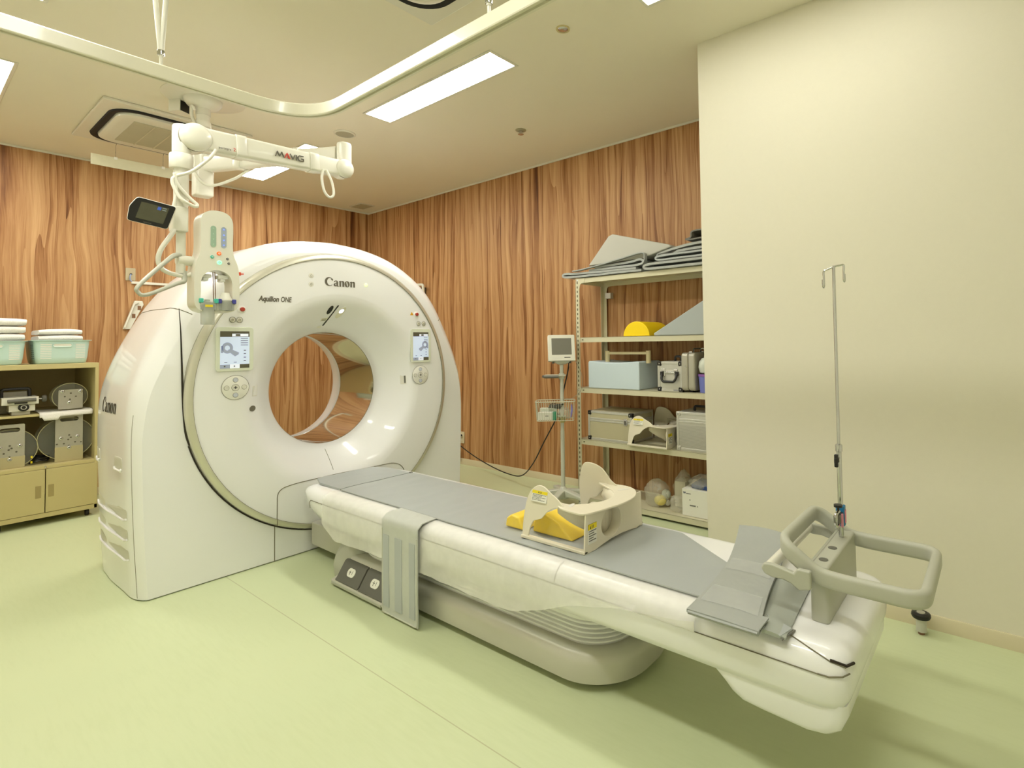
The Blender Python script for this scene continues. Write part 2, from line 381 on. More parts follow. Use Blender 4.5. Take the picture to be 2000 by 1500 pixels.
# ------------------------------------------------------------------ ceiling fittings
def aircon(x0, x1, y0, y1, label, long_axis='y'):
    t = thing('air_conditioner', label, 'air conditioner', ((x0+x1)/2, (y0+y1)/2, ZC), group='ceiling air conditioners')
    MB().prism(rrect(x0, x1, y0, y1, .012, 3), 'z', ZC-.022, ZC).build('panel', WPAINT, t, bevel=.006)
    a0, a1, b0, b1 = x0+.07, x1-.07, y0+.07, y1-.07
    ring = lambda i, z: [(p[0], p[1], z) for p in rrect(a0+i, a1-i, b0+i, b1-i, .17-i*.6, 8)]
    MB().loft([ring(0, ZC-.022), ring(.004, ZC-.034), ring(.03, ZC-.034), ring(.045, ZC-.024)], cap0=False, cap1=False).build('outlet_slot', mat('black_slot', (12, 11, 10), .7), t)
    MB().loft([ring(.045, ZC-.022), ring(.05, ZC-.044), ring(.075, ZC-.052), ring(.09, ZC-.052)], cap0=False).build('grille_frame', WPAINT, t)
    g = MB(); gx0, gx1, gy0, gy1 = a0+.15, a1-.15, b0+.17, b1-.17
    k = int((gy1-gy0)/.013)
    for i in range(k): g.box(gx0, gx1, gy0+i*.013, gy0+i*.013+.007, ZC-.059, ZC-.0525)
    for i in range(3): g.box(gx0+(gx1-gx0)*(i+1)/4-.004, gx0+(gx1-gx0)*(i+1)/4+.004, gy0, gy1, ZC-.0605, ZC-.0525)
    g.build('intake_grille', mat('grille_cream', (206, 198, 170), .5), t)
    return t
aircon(.905, 1.845, 4.99, 6.05, 'white ceiling air conditioner with black outlet slot, behind the monitor arm column')
aircon(.86, 1.80, 1.54, 2.47, 'ceiling air conditioner cut by the top edge of the photo above the curtain rail')
t = thing('wind_deflector', 'pale translucent deflector board hung by wires below the ceiling air conditioner', 'deflector', (1.29, 5.95, 2.93))
brd = film_mat('frosted_board', (226, 222, 190), .75, .3)
MB().box(1.005, 1.60, 5.94, 5.946, 2.882, 2.972).build('board', brd, t, bevel=.001)
for x in (1.16, 1.48):
    MB().tube([(x, 5.943, 2.96), (x, 5.943, 3.07), (x+.01, 5.95, 3.118)], .002, 6).build('wire', CHROME, t)
    MB().obox((x, 5.943, 2.965), (.012, 0, 0), (0, .006, 0), (0, 0, .012)).build('clip', WPAINT, t, bevel=.002)
t = thing('ceiling_speaker', 'round flush ceiling speaker left of the lit light panel', 'speaker', (2.305, 4.365, ZC))
MB().lathe([(.085, 0), (.085, -.006), (.078, -.010), (.070, -.010), (.070, -.006)], (2.305, 4.365, ZC), seg=40).build('rim', WPAINT, t)
MB().lathe([(.069, -.004), (.069, -.009), (.05, -.011), (.002, -.0115)], (2.305, 4.365, ZC), seg=40).build('mesh_cover', mat('speaker_mesh', (176, 172, 150), .6, var=.1, scale=300), t)
t = thing('downlight', 'small round recessed downlight on the ceiling right of the curtain rail', 'downlight', (2.296, 1.939, ZC))
MB().lathe([(.040, 0), (.040, -.005), (.034, -.007), (.029, -.004)], (2.296, 1.939, ZC), seg=32).build('rim', mat('downlight_rim', (206, 190, 140), .4), t)
MB().lathe([(.030, -.003), (.026, -.0075), (.012, -.010), (.002, -.010)], (2.296, 1.939, ZC), seg=24).build('reflector', CHROME, t)
t = thing('ceiling_sprinkler', 'small chrome sprinkler head on the ceiling before the wood wall', 'sprinkler', (3.181, 3.165, ZC))
MB().lathe([(.045, 0), (.045, -.004), (.03, -.010), (.02, -.010)], (3.181, 3.165, ZC), seg=28).build('collar', mat('sprinkler_collar', (168, 164, 136), .4, metal=.3), t)
MB().lathe([(.016, -.008), (.016, -.03), (.024, -.034), (.024, -.038), (.008, -.044), (.002, -.044)], (3.181, 3.165, ZC), seg=20).build('nozzle', CHROME, t)
t = thing('ceiling_vent', 'small square ceiling vent grille in the far room corner', 'vent', (3.65, 6.485, ZC))
MB().prism(rrect(3.55, 3.75, 6.35, 6.62, .006, 2), 'z', ZC-.008, ZC).build('frame', WPAINT, t, bevel=.003)
g = MB()
for i in range(8): g.box(3.57, 3.73, 6.375+i*.03, 6.393+i*.03, ZC-.012, ZC-.008)
g.build('slats', mat('vent_slat', (190, 180, 150), .5), t)

# ------------------------------------------------------------------ curtain rail
t = thing('curtain_rail', 'white L-shaped curtain rail hung from the ceiling by thin rods', 'curtain rail', (1.21, 2.6, 2.4))
ZR = 2.40
path = fillet([(-1.45, 2.591, ZR), (1.207, 2.591, ZR), (1.207, -1.6, ZR)], .286, 14)
prof = [(-.016, 0), (-.018, .004), (-.018, .05), (-.012, .056), (.012, .056), (.018, .05), (.018, .004), (.016, 0), (.006, 0), (.006, .008), (-.006, .008), (-.006, 0)]
loops = []
for i, p in enumerate(path):
    d = (path[min(i+1, len(path)-1)]-path[max(i-1, 0)]).normalized(); n = Vector((-d.y, d.x, 0))
    loops.append([p+n*a+Vector((0, 0, b)) for a, b in prof])
MB().loft(loops).build('rail', mat('rail_cream', (226, 221, 198), .3, coat=.2), t, smooth=22)
for x, y, v in ((.636, 2.591, (-.050, .032)), (1.207, 1.344, (-.12, .12)), (-.9, 2.591, (-.05, .05)), (1.207, -.9, (-.1, .1))):
    q = MB()
    if abs(y-2.591) < .01: ends = [(x+v[0], y+.02, ZC), (x+v[1], y-.03, ZC)]
    else: ends = [(x, y-.05, ZC), (x-.13, y-.02, ZC)]
    for e in ends: MB().tube([(x, y, ZR+.09), e], .0085, 10).build('rod', WPAINT, t)
    MB().tube([(x, y, ZR+.05), (x, y, ZR+.10)], .006, 8).build('hanger', WPAINT, t)
    MB().lathe([(.012, .095), (.013, .105), (.012, .115)], (x, y, ZR), seg=12).build('joint', CHROME, t)

# ================================================================== CT SCANNER
CX, CZ, AS = 1.90, 1.055, 1.06
t = CT = thing('ct_scanner', 'large white CT scanner gantry with round bore and silver ring', 'CT scanner', (CX, 4.15, 0))
half = [(1.075, .006), (1.098, .45), (1.105, .97), (1.055, 1.24), (.93, 1.535), (.80, 1.75), (.635, 1.905), (.44, 2.012), (.22, 2.07), (0, 2.09)]
h3 = spline([(a, b, 0) for a, b in half], 10)
poly = [(p.x, p.y) for p in h3] + [(-p.x, p.y) for p in reversed(h3[:-1])]
ang = [math.atan2(z-CZ, x) for x, z in poly]
c0 = ang[0]; a_un = [(a-c0) % (2*PI) for a in ang]        # increasing counter-clockwise from the lower right corner
NT = 220
ths = sorted(set([i*2*PI/NT for i in range(NT)]+[a_un[-1]]+[a_un[-1]+ (2*PI-a_un[-1])*.5]))
def crest(a):
    if a <= a_un[-1]:
        return float(np.interp(a, a_un, [p[0] for p in poly])), float(np.interp(a, a_un, [p[1] for p in poly]))
    f = (a-a_un[-1]); th = a+c0; d = (.006-CZ)/math.sin(th); return d*math.cos(th), .006
CR = [crest(a) for a in ths]
def edge_f(z): return float(np.interp(z, [.85, 1.5], [.52, 1.0]))
def body_loop(y, ins):
    out = []
    for dx, z in CR:
        s = 1-ins*(edge_f(z) if y < 4 else 1)/1.1; dz = z-CZ
        out.append((CX+dx*s, y, CZ+(dz*(1-ins/1.03) if dz > 0 else dz)))
    return out
def ell_loop(y, a, b=None):
    b = b or a*AS
    return [(CX+a*math.cos(th+c0), y, CZ+b*math.sin(th+c0)) for th in ths]
B = MB()
loops = [ell_loop(4.665, .47), body_loop(4.665, .16), body_loop(4.65, .11), body_loop(4.61, .06), body_loop(4.54, .022), body_loop(4.42, .004), body_loop(4.2, -.006), body_loop(3.95, 0), body_loop(3.84, .0), body_loop(3.79, .008),
         body_loop(3.745, .030), body_loop(3.715, .060), body_loop(3.700, .083), body_loop(3.695, .093), ell_loop(3.696, .886, .932), ell_loop(3.71, .87, .915), ell_loop(3.71, .80)]
B.loft(loops, cap0=False, cap1=False).build('housing', WHITE, t, smooth=32)
# silver ring
loops = [ell_loop(3.70, .884, .930), ell_loop(3.672, .880, .926), ell_loop(3.660, .868, .914), ell_loop(3.655, .852, .900), ell_loop(3.655, .846, .894), ell_loop(3.665, .844, .892)]
MB().loft(loops, cap0=False, cap1=False).build('ring_trim', SILVER, t)
# disc cover with the flared bore mouth
DP = [(.843, 3.662), (.80, 3.660), (.64, 3.660), (.605, 3.662), (.575, 3.669), (.545, 3.684), (.51, 3.710), (.47, 3.745), (.43, 3.785), (.40, 3.818), (.383, 3.842), (.374, 3.865), (.371, 3.885)]
dps = spline([(a, b, 0) for a, b in DP], 4)
def disc_y(x, z):
    a = math.hypot(x-CX, (z-CZ)/AS); xs = [p.x for p in reversed(dps)]; ys = [p.y for p in reversed(dps)]
    return float(np.interp(a, xs, ys))
MB().loft([ell_loop(p.y, p.x, p.x*AS if p.x < .8 else p.x*AS) for p in dps], cap0=False, cap1=False).build('front_disc', WHITE, t, smooth=60)
MB().loft([ell_loop(3.884, .3705), ell_loop(4.38, .3705)], cap0=False, cap1=False).build('bore_liner', LINER, t)
MB().loft([ell_loop(4.378, .371), ell_loop(4.384, .366), ell_loop(4.42, .368), ell_loop(4.52, .385), ell_loop(4.62, .43), ell_loop(4.668, .472)], cap0=False, cap1=False).build('rear_flare', WHITE, t)
MB().tube([(CX+.372*math.cos(RAD(a)), 3.882, CZ+.372*AS*math.sin(RAD(a))) for a in range(0, 360, 4)], .0025, 6, closed=True).build('bore_gasket', SEAM, t)
# shadow gaps and joints
MB().tube([(CX+.889*math.cos(RAD(a)), 3.694, CZ+.935*math.sin(RAD(a))) for a in range(196, 352, 3)], .0042, 6).build('ring_shadow_line', GAP, t)  # dark tube stands in for the shadow under the ring's lower edge
MB().tube([(CX+.846*math.cos(RAD(a)), 3.657, CZ+.894*math.sin(RAD(a))) for a in range(0, 360, 4)], .0018, 6, closed=True).build('disc_joint', SEAM, t)
gap = [(.997, 1.575), (1.005, 1.45), (1.012, 1.25), (1.018, 1.05), (1.030, .88), (1.050, .80)]
gp = spline([(a, 3.6935, b) for a, b in gap], 6)
MB().tube(gp, [.0015+.0036*min(1, i/14) for i in range(len(gp))], 8).build('side_cover_gap', GAP, t)
def on_crest(z, side=-1):
    zs = [p.y for p in h3]; xs = [p.x for p in h3]
    return float(np.interp(z, zs, xs))*side
for sd, nm in ((-1, 'side_cover_seam'), (1, 'side_cover_seam')):
    x = on_crest(1.585, sd); s_ = []
    for y, ins in ((3.702, .08), (3.715, .06), (3.745, .030), (3.79, .008), (3.84, 0), (3.95, 0), (4.2, -.006), (4.42, .004), (4.54, .022), (4.61, .06)):
        s_.append((CX+x*(1-ins/1.1), y, CZ+.53*(1-ins/1.03)))
    MB().tube(s_, .0022, 6).build(nm, SEAM, t)
# vertical joint between side cover and front panel
s_ = [(CX+dx*(1-.03*edge_f(z)/1.1)-.001, 3.747, z) for dx, z in CR if dx < 0 and .01 < z < 1.0]
MB().tube(sorted(s_, key=lambda p: p[2]), .0013, 6).build('front_corner_joint', SEAM, t)
# front cover joints at the table
fy = lambda x, z: (disc_y(x, z)-.001) if math.hypot((x-CX)/.845, (z-CZ)/.893) < 1 else (3.656 if math.hypot((x-CX)/.885, (z-CZ)/.932) < 1 else 3.6945)
jl = fillet([(1.496, 0, .005), (1.496, 0, .20), (1.496, 0, .452), (1.60, 0, .470), (2.30, 0, .472), (2.37, 0, .44), (2.43, 0, .30)], .09, 6)
jj = []
for a, b in zip(jl[:-1], jl[1:]):
    for k in range(6): q = a.lerp(b, k/6); jj.append((q.x, fy(q.x, q.z), q.z))
MB().tube(jj, .0024, 6).build('table_cover_joint', SEAM, t)
MB().tube([(1.868, disc_y(1.868, z)-.001, z) for z in np.linspace(.50, .63, 8)], .0016, 6).build('centre_joint', SEAM, t)
# top panel screw flap mark and side louvres
def rr3(x, y0, y1, z0, z1, r): return [(p[0], p[1]) for p in rrect(y0, y1, z0, z1, r, 4)]
def side_x(y, z):
    zs = [p.y for p in h3]; xs = [p.x for p in h3]; ins = float(np.interp(y, [3.695, 3.70, 3.715, 3.745, 3.79, 3.84, 3.95, 4.2, 4.42, 4.54, 4.61], [.093, .083, .06, .03, .008, 0, 0, -.006, .004, .022, .06]))*(edge_f(z) if y < 4 else 1)
    return CX-float(np.interp(z, zs, xs))*(1-ins/1.1)
def side_patch(name, y0, y1, z0, z1, r, m, out=.004, parent=t):
    P = rrect(y0, y1, z0, z1, r, 5); n = 10; loops = []
    ctr = ((y0+y1)/2, (z0+z1)/2)
    for s_, o in ((1, -.002), (1, out*.6), (.965, out), (.6, out), (.02, out)):
        loops.append([(side_x(ctr[0]+(a-ctr[0])*s_, ctr[1]+(b-ctr[1])*s_)-o, ctr[0]+(a-ctr[0])*s_, ctr[1]+(b-ctr[1])*s_) for a, b in P])
    return MB().loft(loops, cap0=False).build(name, m, parent)
def side_lip(name, y0, y1, z, m, parent=t, n=14):
    ps = [(side_x(y0+(y1-y0)*k/n, z)-.004, y0+(y1-y0)*k/n, z+ .012*(1 if k in (0, n) else 0)) for k in range(n+1)]
    return MB().tube(ps, .006, 8).build(name, m, parent)
for z in (.42, .31, .20):
    side_patch('louvre', 3.80, 4.46, z, z+.062, .018, mat('louvre_shade_cream', (206, 203, 188), .5), .002); side_lip('louvre_lip', 3.805, 4.455, z, WHITE)  # slightly proud patch, darker cream imitates the shade of a recess
for y0 in (3.86, 4.36):
    side_patch('hand_grip', y0, y0+.15, .68, .755, .02, mat('louvre_shade_cream', (206, 203, 188), .5), .002); side_lip('grip_lip', y0+.008, y0+.142, .682, WHITE)  # grip hollow imitated by the same shade-coloured patch
M_ = frame((side_x(4.30, 1.0)-.0015, 4.32, .985), (0, -1, 0), (0, 0, 1))
o = curve_mesh(serif_logo(), M_ @ Matrix.Scale(.085, 4), .004, 'side_logo', LOGO, t)
for v_ in o.data.vertices:
    yy, zz_ = v_.co.y+4.15, v_.co.z; v_.co.x = side_x(yy, zz_)-.0015-CX
# lettering
curve_mesh(serif_logo(), mtx_front(1.792, 3.6585, 1.762, .0585), .008, 'logo', LOGO, t)
text('Aquilion', .046, mtx_front(1.388, 3.6585, 1.637), LOGO, t, bold=.0016, shear=.22, fit=.118)
text('ONE', .046, mtx_front(1.514, 3.6585, 1.637), LOGO, t, bold=.0009, shear=.12, fit=.064)
# indicators
def disc_part(name, x, z, r, m, th=.004, seg=24, parent=t, sx=1.):
    y = disc_y(x, z)
    return MB().lathe([(r, .002), (r, -th*.6), (r*.85, -th), (.0005, -th)], (x, y, z), (0, 1, 0), seg, sx=sx).build(name, m, parent)
disc_part('status_lamp', 2.087, 1.787, .013, GREENLED2)
for z in (1.822, 1.765):
    o = disc_part('breath_indicator', 1.703, z, .017, mat('faint_print', (228, 225, 214), .5), .0015)
    MB().lathe([(.009, 0), (.009, -.0025), (.005, -.0025), (.005, 0)], (1.703, 3.659, z), (0, 1, 0), 16, sx=.7).build('pictogram', mat('faint_ink', (196, 193, 180), .6), o)
def cone_frame(x, z):
    y = disc_y(x, z); e = .012; dx, dz = x-CX, z-CZ; l = math.hypot(dx, dz); ux, uz = dx/l, dz/l
    y2 = disc_y(x+ux*e, z+uz*e); tan = Vector((ux*e, y2-y, uz*e)).normalized(); side = Vector((uz, 0, -ux))
    if side.x < 0: side = -side
    up_ = tan if tan.z > 0 else -tan
    return frame((x, y, z), side, up_)
def slab2(pts, M, d, name, m, parent): return MB().loft([[M @ Vector((p[0], p[1], -.002)) for p in pts], [M @ Vector((p[0], p[1], d)) for p in pts]]).build(name, m, parent)
F = cone_frame(1.850, 1.60)
slab2([(a+b*.3, b) for a, b in ell(0, 0, .016, .034)], F, .0025, 'sensor_window', BLACK, t)
F = cone_frame(1.876, 1.565)
slab2([(-.040, -.09), (-.032, -.09), (.028, .085), (.020, .085)], F, .002, 'slash_slot', BLACK, t)
F = cone_frame(1.932, 1.585)
o = slab2([(a+b*.3, b) for a, b in ell(0, 0, .021, .050)], F, .0015, 'lamp_window', mat('lamp_window_cream', (226, 222, 200), .3), t)
slab2([(a+b*.3, b+.013) for a, b in ell(0, 0, .014, .018)], F, .003, 'white_lamp', WHITELED, o)
F = cone_frame(1.836, 1.535)
o = slab2([(-.026, -.012), (.020, -.012), (.026, .014), (-.020, .014)], F, .001, 'notice_label', mat('label_cream', (222, 218, 196), .6), t)
for i in range(2): slab2([(-.018, -.006+i*.009), (.012, -.006+i*.009), (.012, -.003+i*.009), (-.018, -.003+i*.009)], F, .0016, 'print', INK, o)
F = cone_frame(1.822, 1.485)
slab2([(-.016, -.01), (.012, -.01), (.016, .01), (-.012, .01)], F, .0012, 'small_label', LABEL, t)
for sx in (-1, 1):                                              # square recesses either side of the mouth
    x = CX+sx*.515; F = cone_frame(x, 1.083); F = frame(F.translation, Vector(F.col[1][:3])*(1 if F.col[1][0] > 0 else -1), (0, 0, 1))
    o = slab2(rrect(-.022, .022, -.036, .036, .004), F, .0012, 'side_window', VENTC, t)
    slab2([(.006, -.028), (.018, -.028), (.018, .028), (.006, .028)] if sx > 0 else [(-.02, -.03), (.016, -.03), (.016, .03), (-.004, .03)], F, .0024, 'window_slot', DGREY if sx > 0 else WHITE2, o)
slab2(ell(0, 0, .017, .024), cone_frame(CX-.535, .975), .003, 'microphone', mat('grille_grey', (112, 108, 92), .5, var=.3, scale=400), t)
# control panels
def control_panel(x0, x1, bx, mirror):
    o = MB().prism(rrect(x0, x1, 1.211, 1.472, .018, 5), 'y', 3.659, 3.6505).build('control_panel', mat('screen_bezel', (226, 230, 212), .4), t, bevel=.002)
    sx0, sx1 = x0+.021, x1-.023; s0, s1 = 1.228, 1.447; W = sx1-sx0; H = s1-s0
    scr = MB().box(sx0, sx1, 3.6495, 3.652, s0, s1).build('screen', SCREEN, o, smooth=0)
    def r(a, b, c, d, m, n, yy=3.6492): return MB().box(sx0+a*W, sx0+b*W, yy, 3.6505, s0+c*H, s0+d*H).build(n, m, o, smooth=0)
    r(0, 1, .85, 1, SCRDK, 'screen_header'); r(.40, .96, .86, .935, SCRLT, 'screen_tab', 3.6489); r(.52, .68, .872, .925, SCRDK, 'screen_tab_text', 3.6486)
    r(0, .33, 0, .10, SCRGR, 'screen_key'); r(.33, .66, 0, .105, SCRLT, 'screen_key'); r(.66, 1, 0, .105, SCRDK, 'screen_key')
    f = lambda u: sx0+((1-u) if mirror else u)*W
    g = MB(); g.lathe([(.19*W, 0), (.19*W, -.0006), (.085*W, -.0006), (.085*W, 0)], (f(.24), 3.6496, s0+.55*H), (0, 1, 0), 28, sy=1.15)
    g.prism([(f(.02), s0+.42*H), (f(.10), s0+.42*H), (f(.10), s0+.62*H), (f(.03), s0+.60*H)], 'y', 3.6496, 3.6490)
    g.prism([(f(.26), s0+.50*H), (f(.36), s0+.52*H), (f(.64), s0+.42*H), (f(.62), s0+.37*H), (f(.50), s0+.32*H), (f(.30), s0+.44*H)], 'y', 3.6496, 3.6488)
    g.build('screen_drawing', SCRGR, o, smooth=0)
    k = MB()
    for i, u in enumerate((.80, .74, .68, .62)): k.box(sx0+.70*W, sx0+.95*W, 3.6490, 3.6496, s0+u*H, s0+(u+.014)*H)
    for u in (.47, .38, .28, .19): k.box(sx0+.80*W, sx0+.88*W, 3.6490, 3.6496, s0+u*H, s0+(u+.02)*H)
    for u in (.14, .46): k.box(sx0+u*W, sx0+(u+.10)*W, 3.6490, 3.6496, s0+.155*H, s0+.17*H)
    for u in (.15, .48, .74, .87): k.lathe([(.028*W, 0), (.028*W, -.0008), (.0003, -.0008)], (sx0+u*W, 3.6488, s0+.055*H), (0, 1, 0), 12)
    k.build('screen_symbols', SCRDK, o, smooth=0)
    # direction pad
    zc = 1.112; R = .072
    q = MB().lathe([(R, .001), (R, -.0015), (R-.002, -.0028), (.0005, -.0028)], (bx, 3.660, zc), (0, 1, 0), 40, sx=1.0).build('key_pad', mat('keypad_cream', (238, 236, 228), .4), t)
    MB().tube([(bx+R*math.cos(RAD(a)), 3.6585, zc+R*math.sin(RAD(a))) for a in range(0, 360, 9)], .0012, 6, closed=True).build('pad_outline', SEAM, q)
    for dx, dz, rr, mm in ((0, 0, .019, VENTC), (0, .045, .013, mat('pale_blue_key', (206, 210, 222), .4)), (0, -.045, .013, mat('pale_blue_key', (206, 210, 222), .4)), (-.046, 0, .013, VENTC), (.046, 0, .013, VENTC)):
        MB().lathe([(rr, 0), (rr, -.002), (rr*.86, -.0035), (rr*.8, -.002), (.0005, -.002)], (bx+dx, 3.6575, zc+dz), (0, 1, 0), 20).build('key', mm, q)
        MB().tube([(bx+dx+rr*1.05*math.cos(RAD(a)), 3.6572, zc+dz+rr*1.05*math.sin(RAD(a))) for a in range(0, 360, 20)], .0011, 5, closed=True).build('key_ring', SEAM, q)
    c = MB(); c.box(bx-.009, bx+.009, 3.6545, 3.6558, zc-.002, zc+.002); c.box(bx-.002, bx+.002, 3.6545, 3.6558, zc-.009, zc+.009); c.build('plus_sign', INK, q)
    return o
control_panel(1.161, 1.357, 1.264, False); control_panel(2.447, 2.629, 2.536, True)
for x in (1.247, 1.284, 2.522, 2.568):
    o = disc_part('round_key', x, 1.516, .0165, VENTC, .003); MB().tube([(x+.0165*math.cos(RAD(a)), 3.6568, 1.516+.0165*math.sin(RAD(a))) for a in range(0, 360, 20)], .0012, 5, closed=True).build('key_ring', SEAM, o)
    MB().lathe([(.008, 0), (.008, -.004), (.004, -.004), (.004, 0)], (x, 3.657, 1.516), (0, 1, 0), 14).build('key_symbol', mat('symbol_grey', (186, 182, 164), .5), o)
for x in (2.503, 1.297):
    o = disc_part('stop_button_collar', x, 1.588 if x > 2 else 1.580, .022, WHITE2, .005); MB().lathe([(.013, 0), (.013, -.010), (.010, -.013), (.0005, -.013)], (x, 3.656, 1.588 if x > 2 else 1.580), (0, 1, 0), 20).build('stop_button', REDB, o)
MB().prism([(2.448, 1.580), (2.478, 1.580), (2.463, 1.606)], 'y', 3.660, 3.6585).build('warning_triangle', mat('warning_orange', (220, 160, 20), .5), t)
# top-left service mark
MB().tube([(1.33, 3.775, 1.895), (1.36, 3.752, 1.876), (1.385, 3.765, 1.90)], .0012, 5).build('service_mark', SEAM, t)
# white bracket fixed behind the scanner on the wood wall
t = thing('wall_phone_cradle', 'small white cradle on the wood wall showing over the scanner right shoulder', 'wall bracket', (3.92, 5.56, 1.95))
MB().tube(fillet([(3.905, 5.70, 2.075), (3.85, 5.66, 2.075), (3.85, 5.49, 2.065), (3.86, 5.49, 1.85), (3.905, 5.49, 1.85)], .03, 6), .016, 10).build('loop_frame', WPAINT, t)
MB().box(3.87, 3.92, 5.53, 5.70, 1.86, 2.04).build('body', DGREY, t, bevel=.006)
t = thing('wall_holder', 'white plastic holder with slots on the wood wall left of the scanner', 'wall holder', (1.45, 6.79, 1.68))
MB().prism([(1.39, 1.545), (1.445, 1.545), (1.545, 1.79), (1.535, 1.825), (1.475, 1.825)], 'y', 6.802, 6.775).build('back_plate', WPAINT, t, bevel=.004)
MB().tube([(1.50, 6.765, 1.81), (1.47, 6.76, 1.79), (1.40, 6.765, 1.56)], .009, 8).build('side_rim', WPAINT, t)
for a, b in ((1.497, 1.735), (1.455, 1.655)): MB().box(a, a+.026, 6.772, 6.7745, b, b+.04).build('slot', mat('slot_brown', (130, 92, 62), .6), t)

# ================================================================== PATIENT TABLE
TX = 1.893
t = TB = thing('patient_table', 'long white patient table running from the scanner bore towards the camera', 'patient table', (TX, 1.9, 0))
def tbl(y, w, zt, zb, er=.06, bot=.30):
    """one cross-section: half width w, top zt, bottom zb"""
    k = min(1, (zt-zb)/.16)
    R = [(0, zt), (w-.075, zt), (w-.05, zt-.003*k), (w-.026, zt-.014*k), (w-.010, zt-.032*k), (w, zt-.060*k), (w+.002, (zt+zb)/2+.01*k), (w-.003, zb+.03*k), (w-.012, zb+.008*k), (w-.035, zb), (0, zb)]
    return [(TX+a, y, b) for a, b in R]+[(TX-a, y, b) for a, b in reversed(R[1:-1])]
secs = [(.350, .16, .425, .392), (.3505, .24, .436, .382), (.353, .283, .450, .362), (.360, .306, .463, .345), (.372, .320, .473, .332), (.392, .329, .481, .324), (.425, .334, .486, .319), (.47, .335, .487, .318), (.60, .335, .487, .318), (1.10, .335, .487, .318), (1.9, .335, .487, .312), (2.6, .335, .487, .300),
        (3.0, .335, .487, .296), (3.17, .335, .487, .305), (3.27, .333, .487, .322), (3.36, .328, .486, .345), (3.44, .316, .484, .372), (3.50, .298, .478, .402), (3.535, .275, .470, .428), (3.55, .24, .460, .445)]
MB().loft([tbl(*s_) for s_ in secs]).build('table_body', WHITE, t, smooth=75)
for sd in (-1, 1):
    MB().tube([(TX+sd*.3372, y, .424) for y in np.linspace(.43, 3.28, 20)]+[(TX+sd*.332, 3.36, .422), (TX+sd*.326, 3.39, .405), (TX+sd*.326, 3.38, .37)], .0016, 6).build('side_joint', SEAM, t)
    MB().tube([(TX+sd*.3372, .43, .424), (TX+sd*.333, .40, .423), (TX+sd*.322, .368, .429), (TX+sd*.30, .354, .432)], .0022, 6).build('end_joint', SEAM, t)
    MB().tube([(TX+sd*.262, 1.40, .488), (TX+sd*.30, 1.40, .482), (TX+sd*.327, 1.40, .456), (TX+sd*.3365, 1.40, .424)], .0018, 6).build('panel_joint', SEAM, t)
# raised end block at the foot of the table
MB().tube([(TX-.27, .585, .487), (TX-.29, .52, .484), (TX-.312, .45, .472), (TX-.318, .40, .458), (TX-.305, .362, .447)], .0018, 6).build('end_cover_joint', SEAM, t)
MB().tube([(TX-.318, .40, .4615), (TX-.300, .362, .4495), (TX-.262, .351, .4435)], .004, 6).build('end_cover_gap', GAP, t)
belly = [(.765, .325), (.725, .292), (.70, .268), (.665, .250), (.60, .244), (.46, .238), (.41, .246), (.378, .268), (.364, .30), (.362, .34), (.42, .345), (.72, .345)]
def bl(x, s_): return [(x, .56+(y-.56)*s_, .325+(z-.325)*(s_ if z < .325 else 1)) for y, z in belly]
MB().loft([bl(TX-.318, .80), bl(TX-.314, .92), bl(TX-.300, .985), bl(TX-.27, 1), bl(TX+.27, 1), bl(TX+.300, .985), bl(TX+.314, .92), bl(TX+.318, .8)]).build('motor_housing', WHITE, t, smooth=50)
# lift column with bellows ribs
def stad(x0, x1, y0, y1, r, z, n=10): return [(p[0], p[1], z) for p in rrect(x0, x1, y0, y1, r, n)]
L_ = []
zz = [(.13, .012), (.150, .0)]
for i in range(5): zz += [(.155+i*.018, -.010), (.162+i*.018, -.010), (.166+i*.018, .002), (.171+i*.018, .002)]
zz += [(.247, -.006), (.252, .004), (.33, .004), (.34, 0)]
for z, o in zz: L_.append(stad(1.665-o, 2.122+o, 1.235-o, 3.02+o, .17, z))
MB().loft(L_).build('lift_column', WHITE2, t, smooth=25)
L_ = [stad(1.66, 2.126, 1.225, 3.17, .20, .004), stad(1.632, 2.154, 1.195, 3.20, .22, .030), stad(1.612, 2.174, 1.172, 3.22, .24, .036), stad(1.608, 2.178, 1.168, 3.22, .24, .11), stad(1.618, 2.168, 1.178, 3.21, .23, .140), stad(1.640, 2.146, 1.20, 3.19, .21, .152), stad(1.70, 2.09, 1.27, 3.1, .16, .154)]
MB().loft(L_).build('plinth', GREYM, t, smooth=50)
MB().tube([(2.030, 1.166, .035), (2.030, 1.166, .11), (2.030, 1.178, .140), (2.030, 1.205, .153)], .0018, 6).build('plinth_joint', SEAM, t)
L_ = [stad(1.598, 2.188, 2.98, 3.215, .09, .006), stad(1.590, 2.196, 2.97, 3.225, .10, .07), stad(1.60, 2.186, 2.965, 3.215, .10, .13), stad(1.625, 2.16, 2.96, 3.19, .10, .19), stad(1.67, 2.11, 2.96, 3.15, .09, .222), stad(1.72, 2.06, 2.98, 3.10, .05, .23)]
MB().loft(L_).build('plinth_tower', GREYP, t, smooth=60)
MB().box(1.70, 2.08, 3.15, 3.652, .055, .20).build('floor_beam', GREYM, t, bevel=.008)
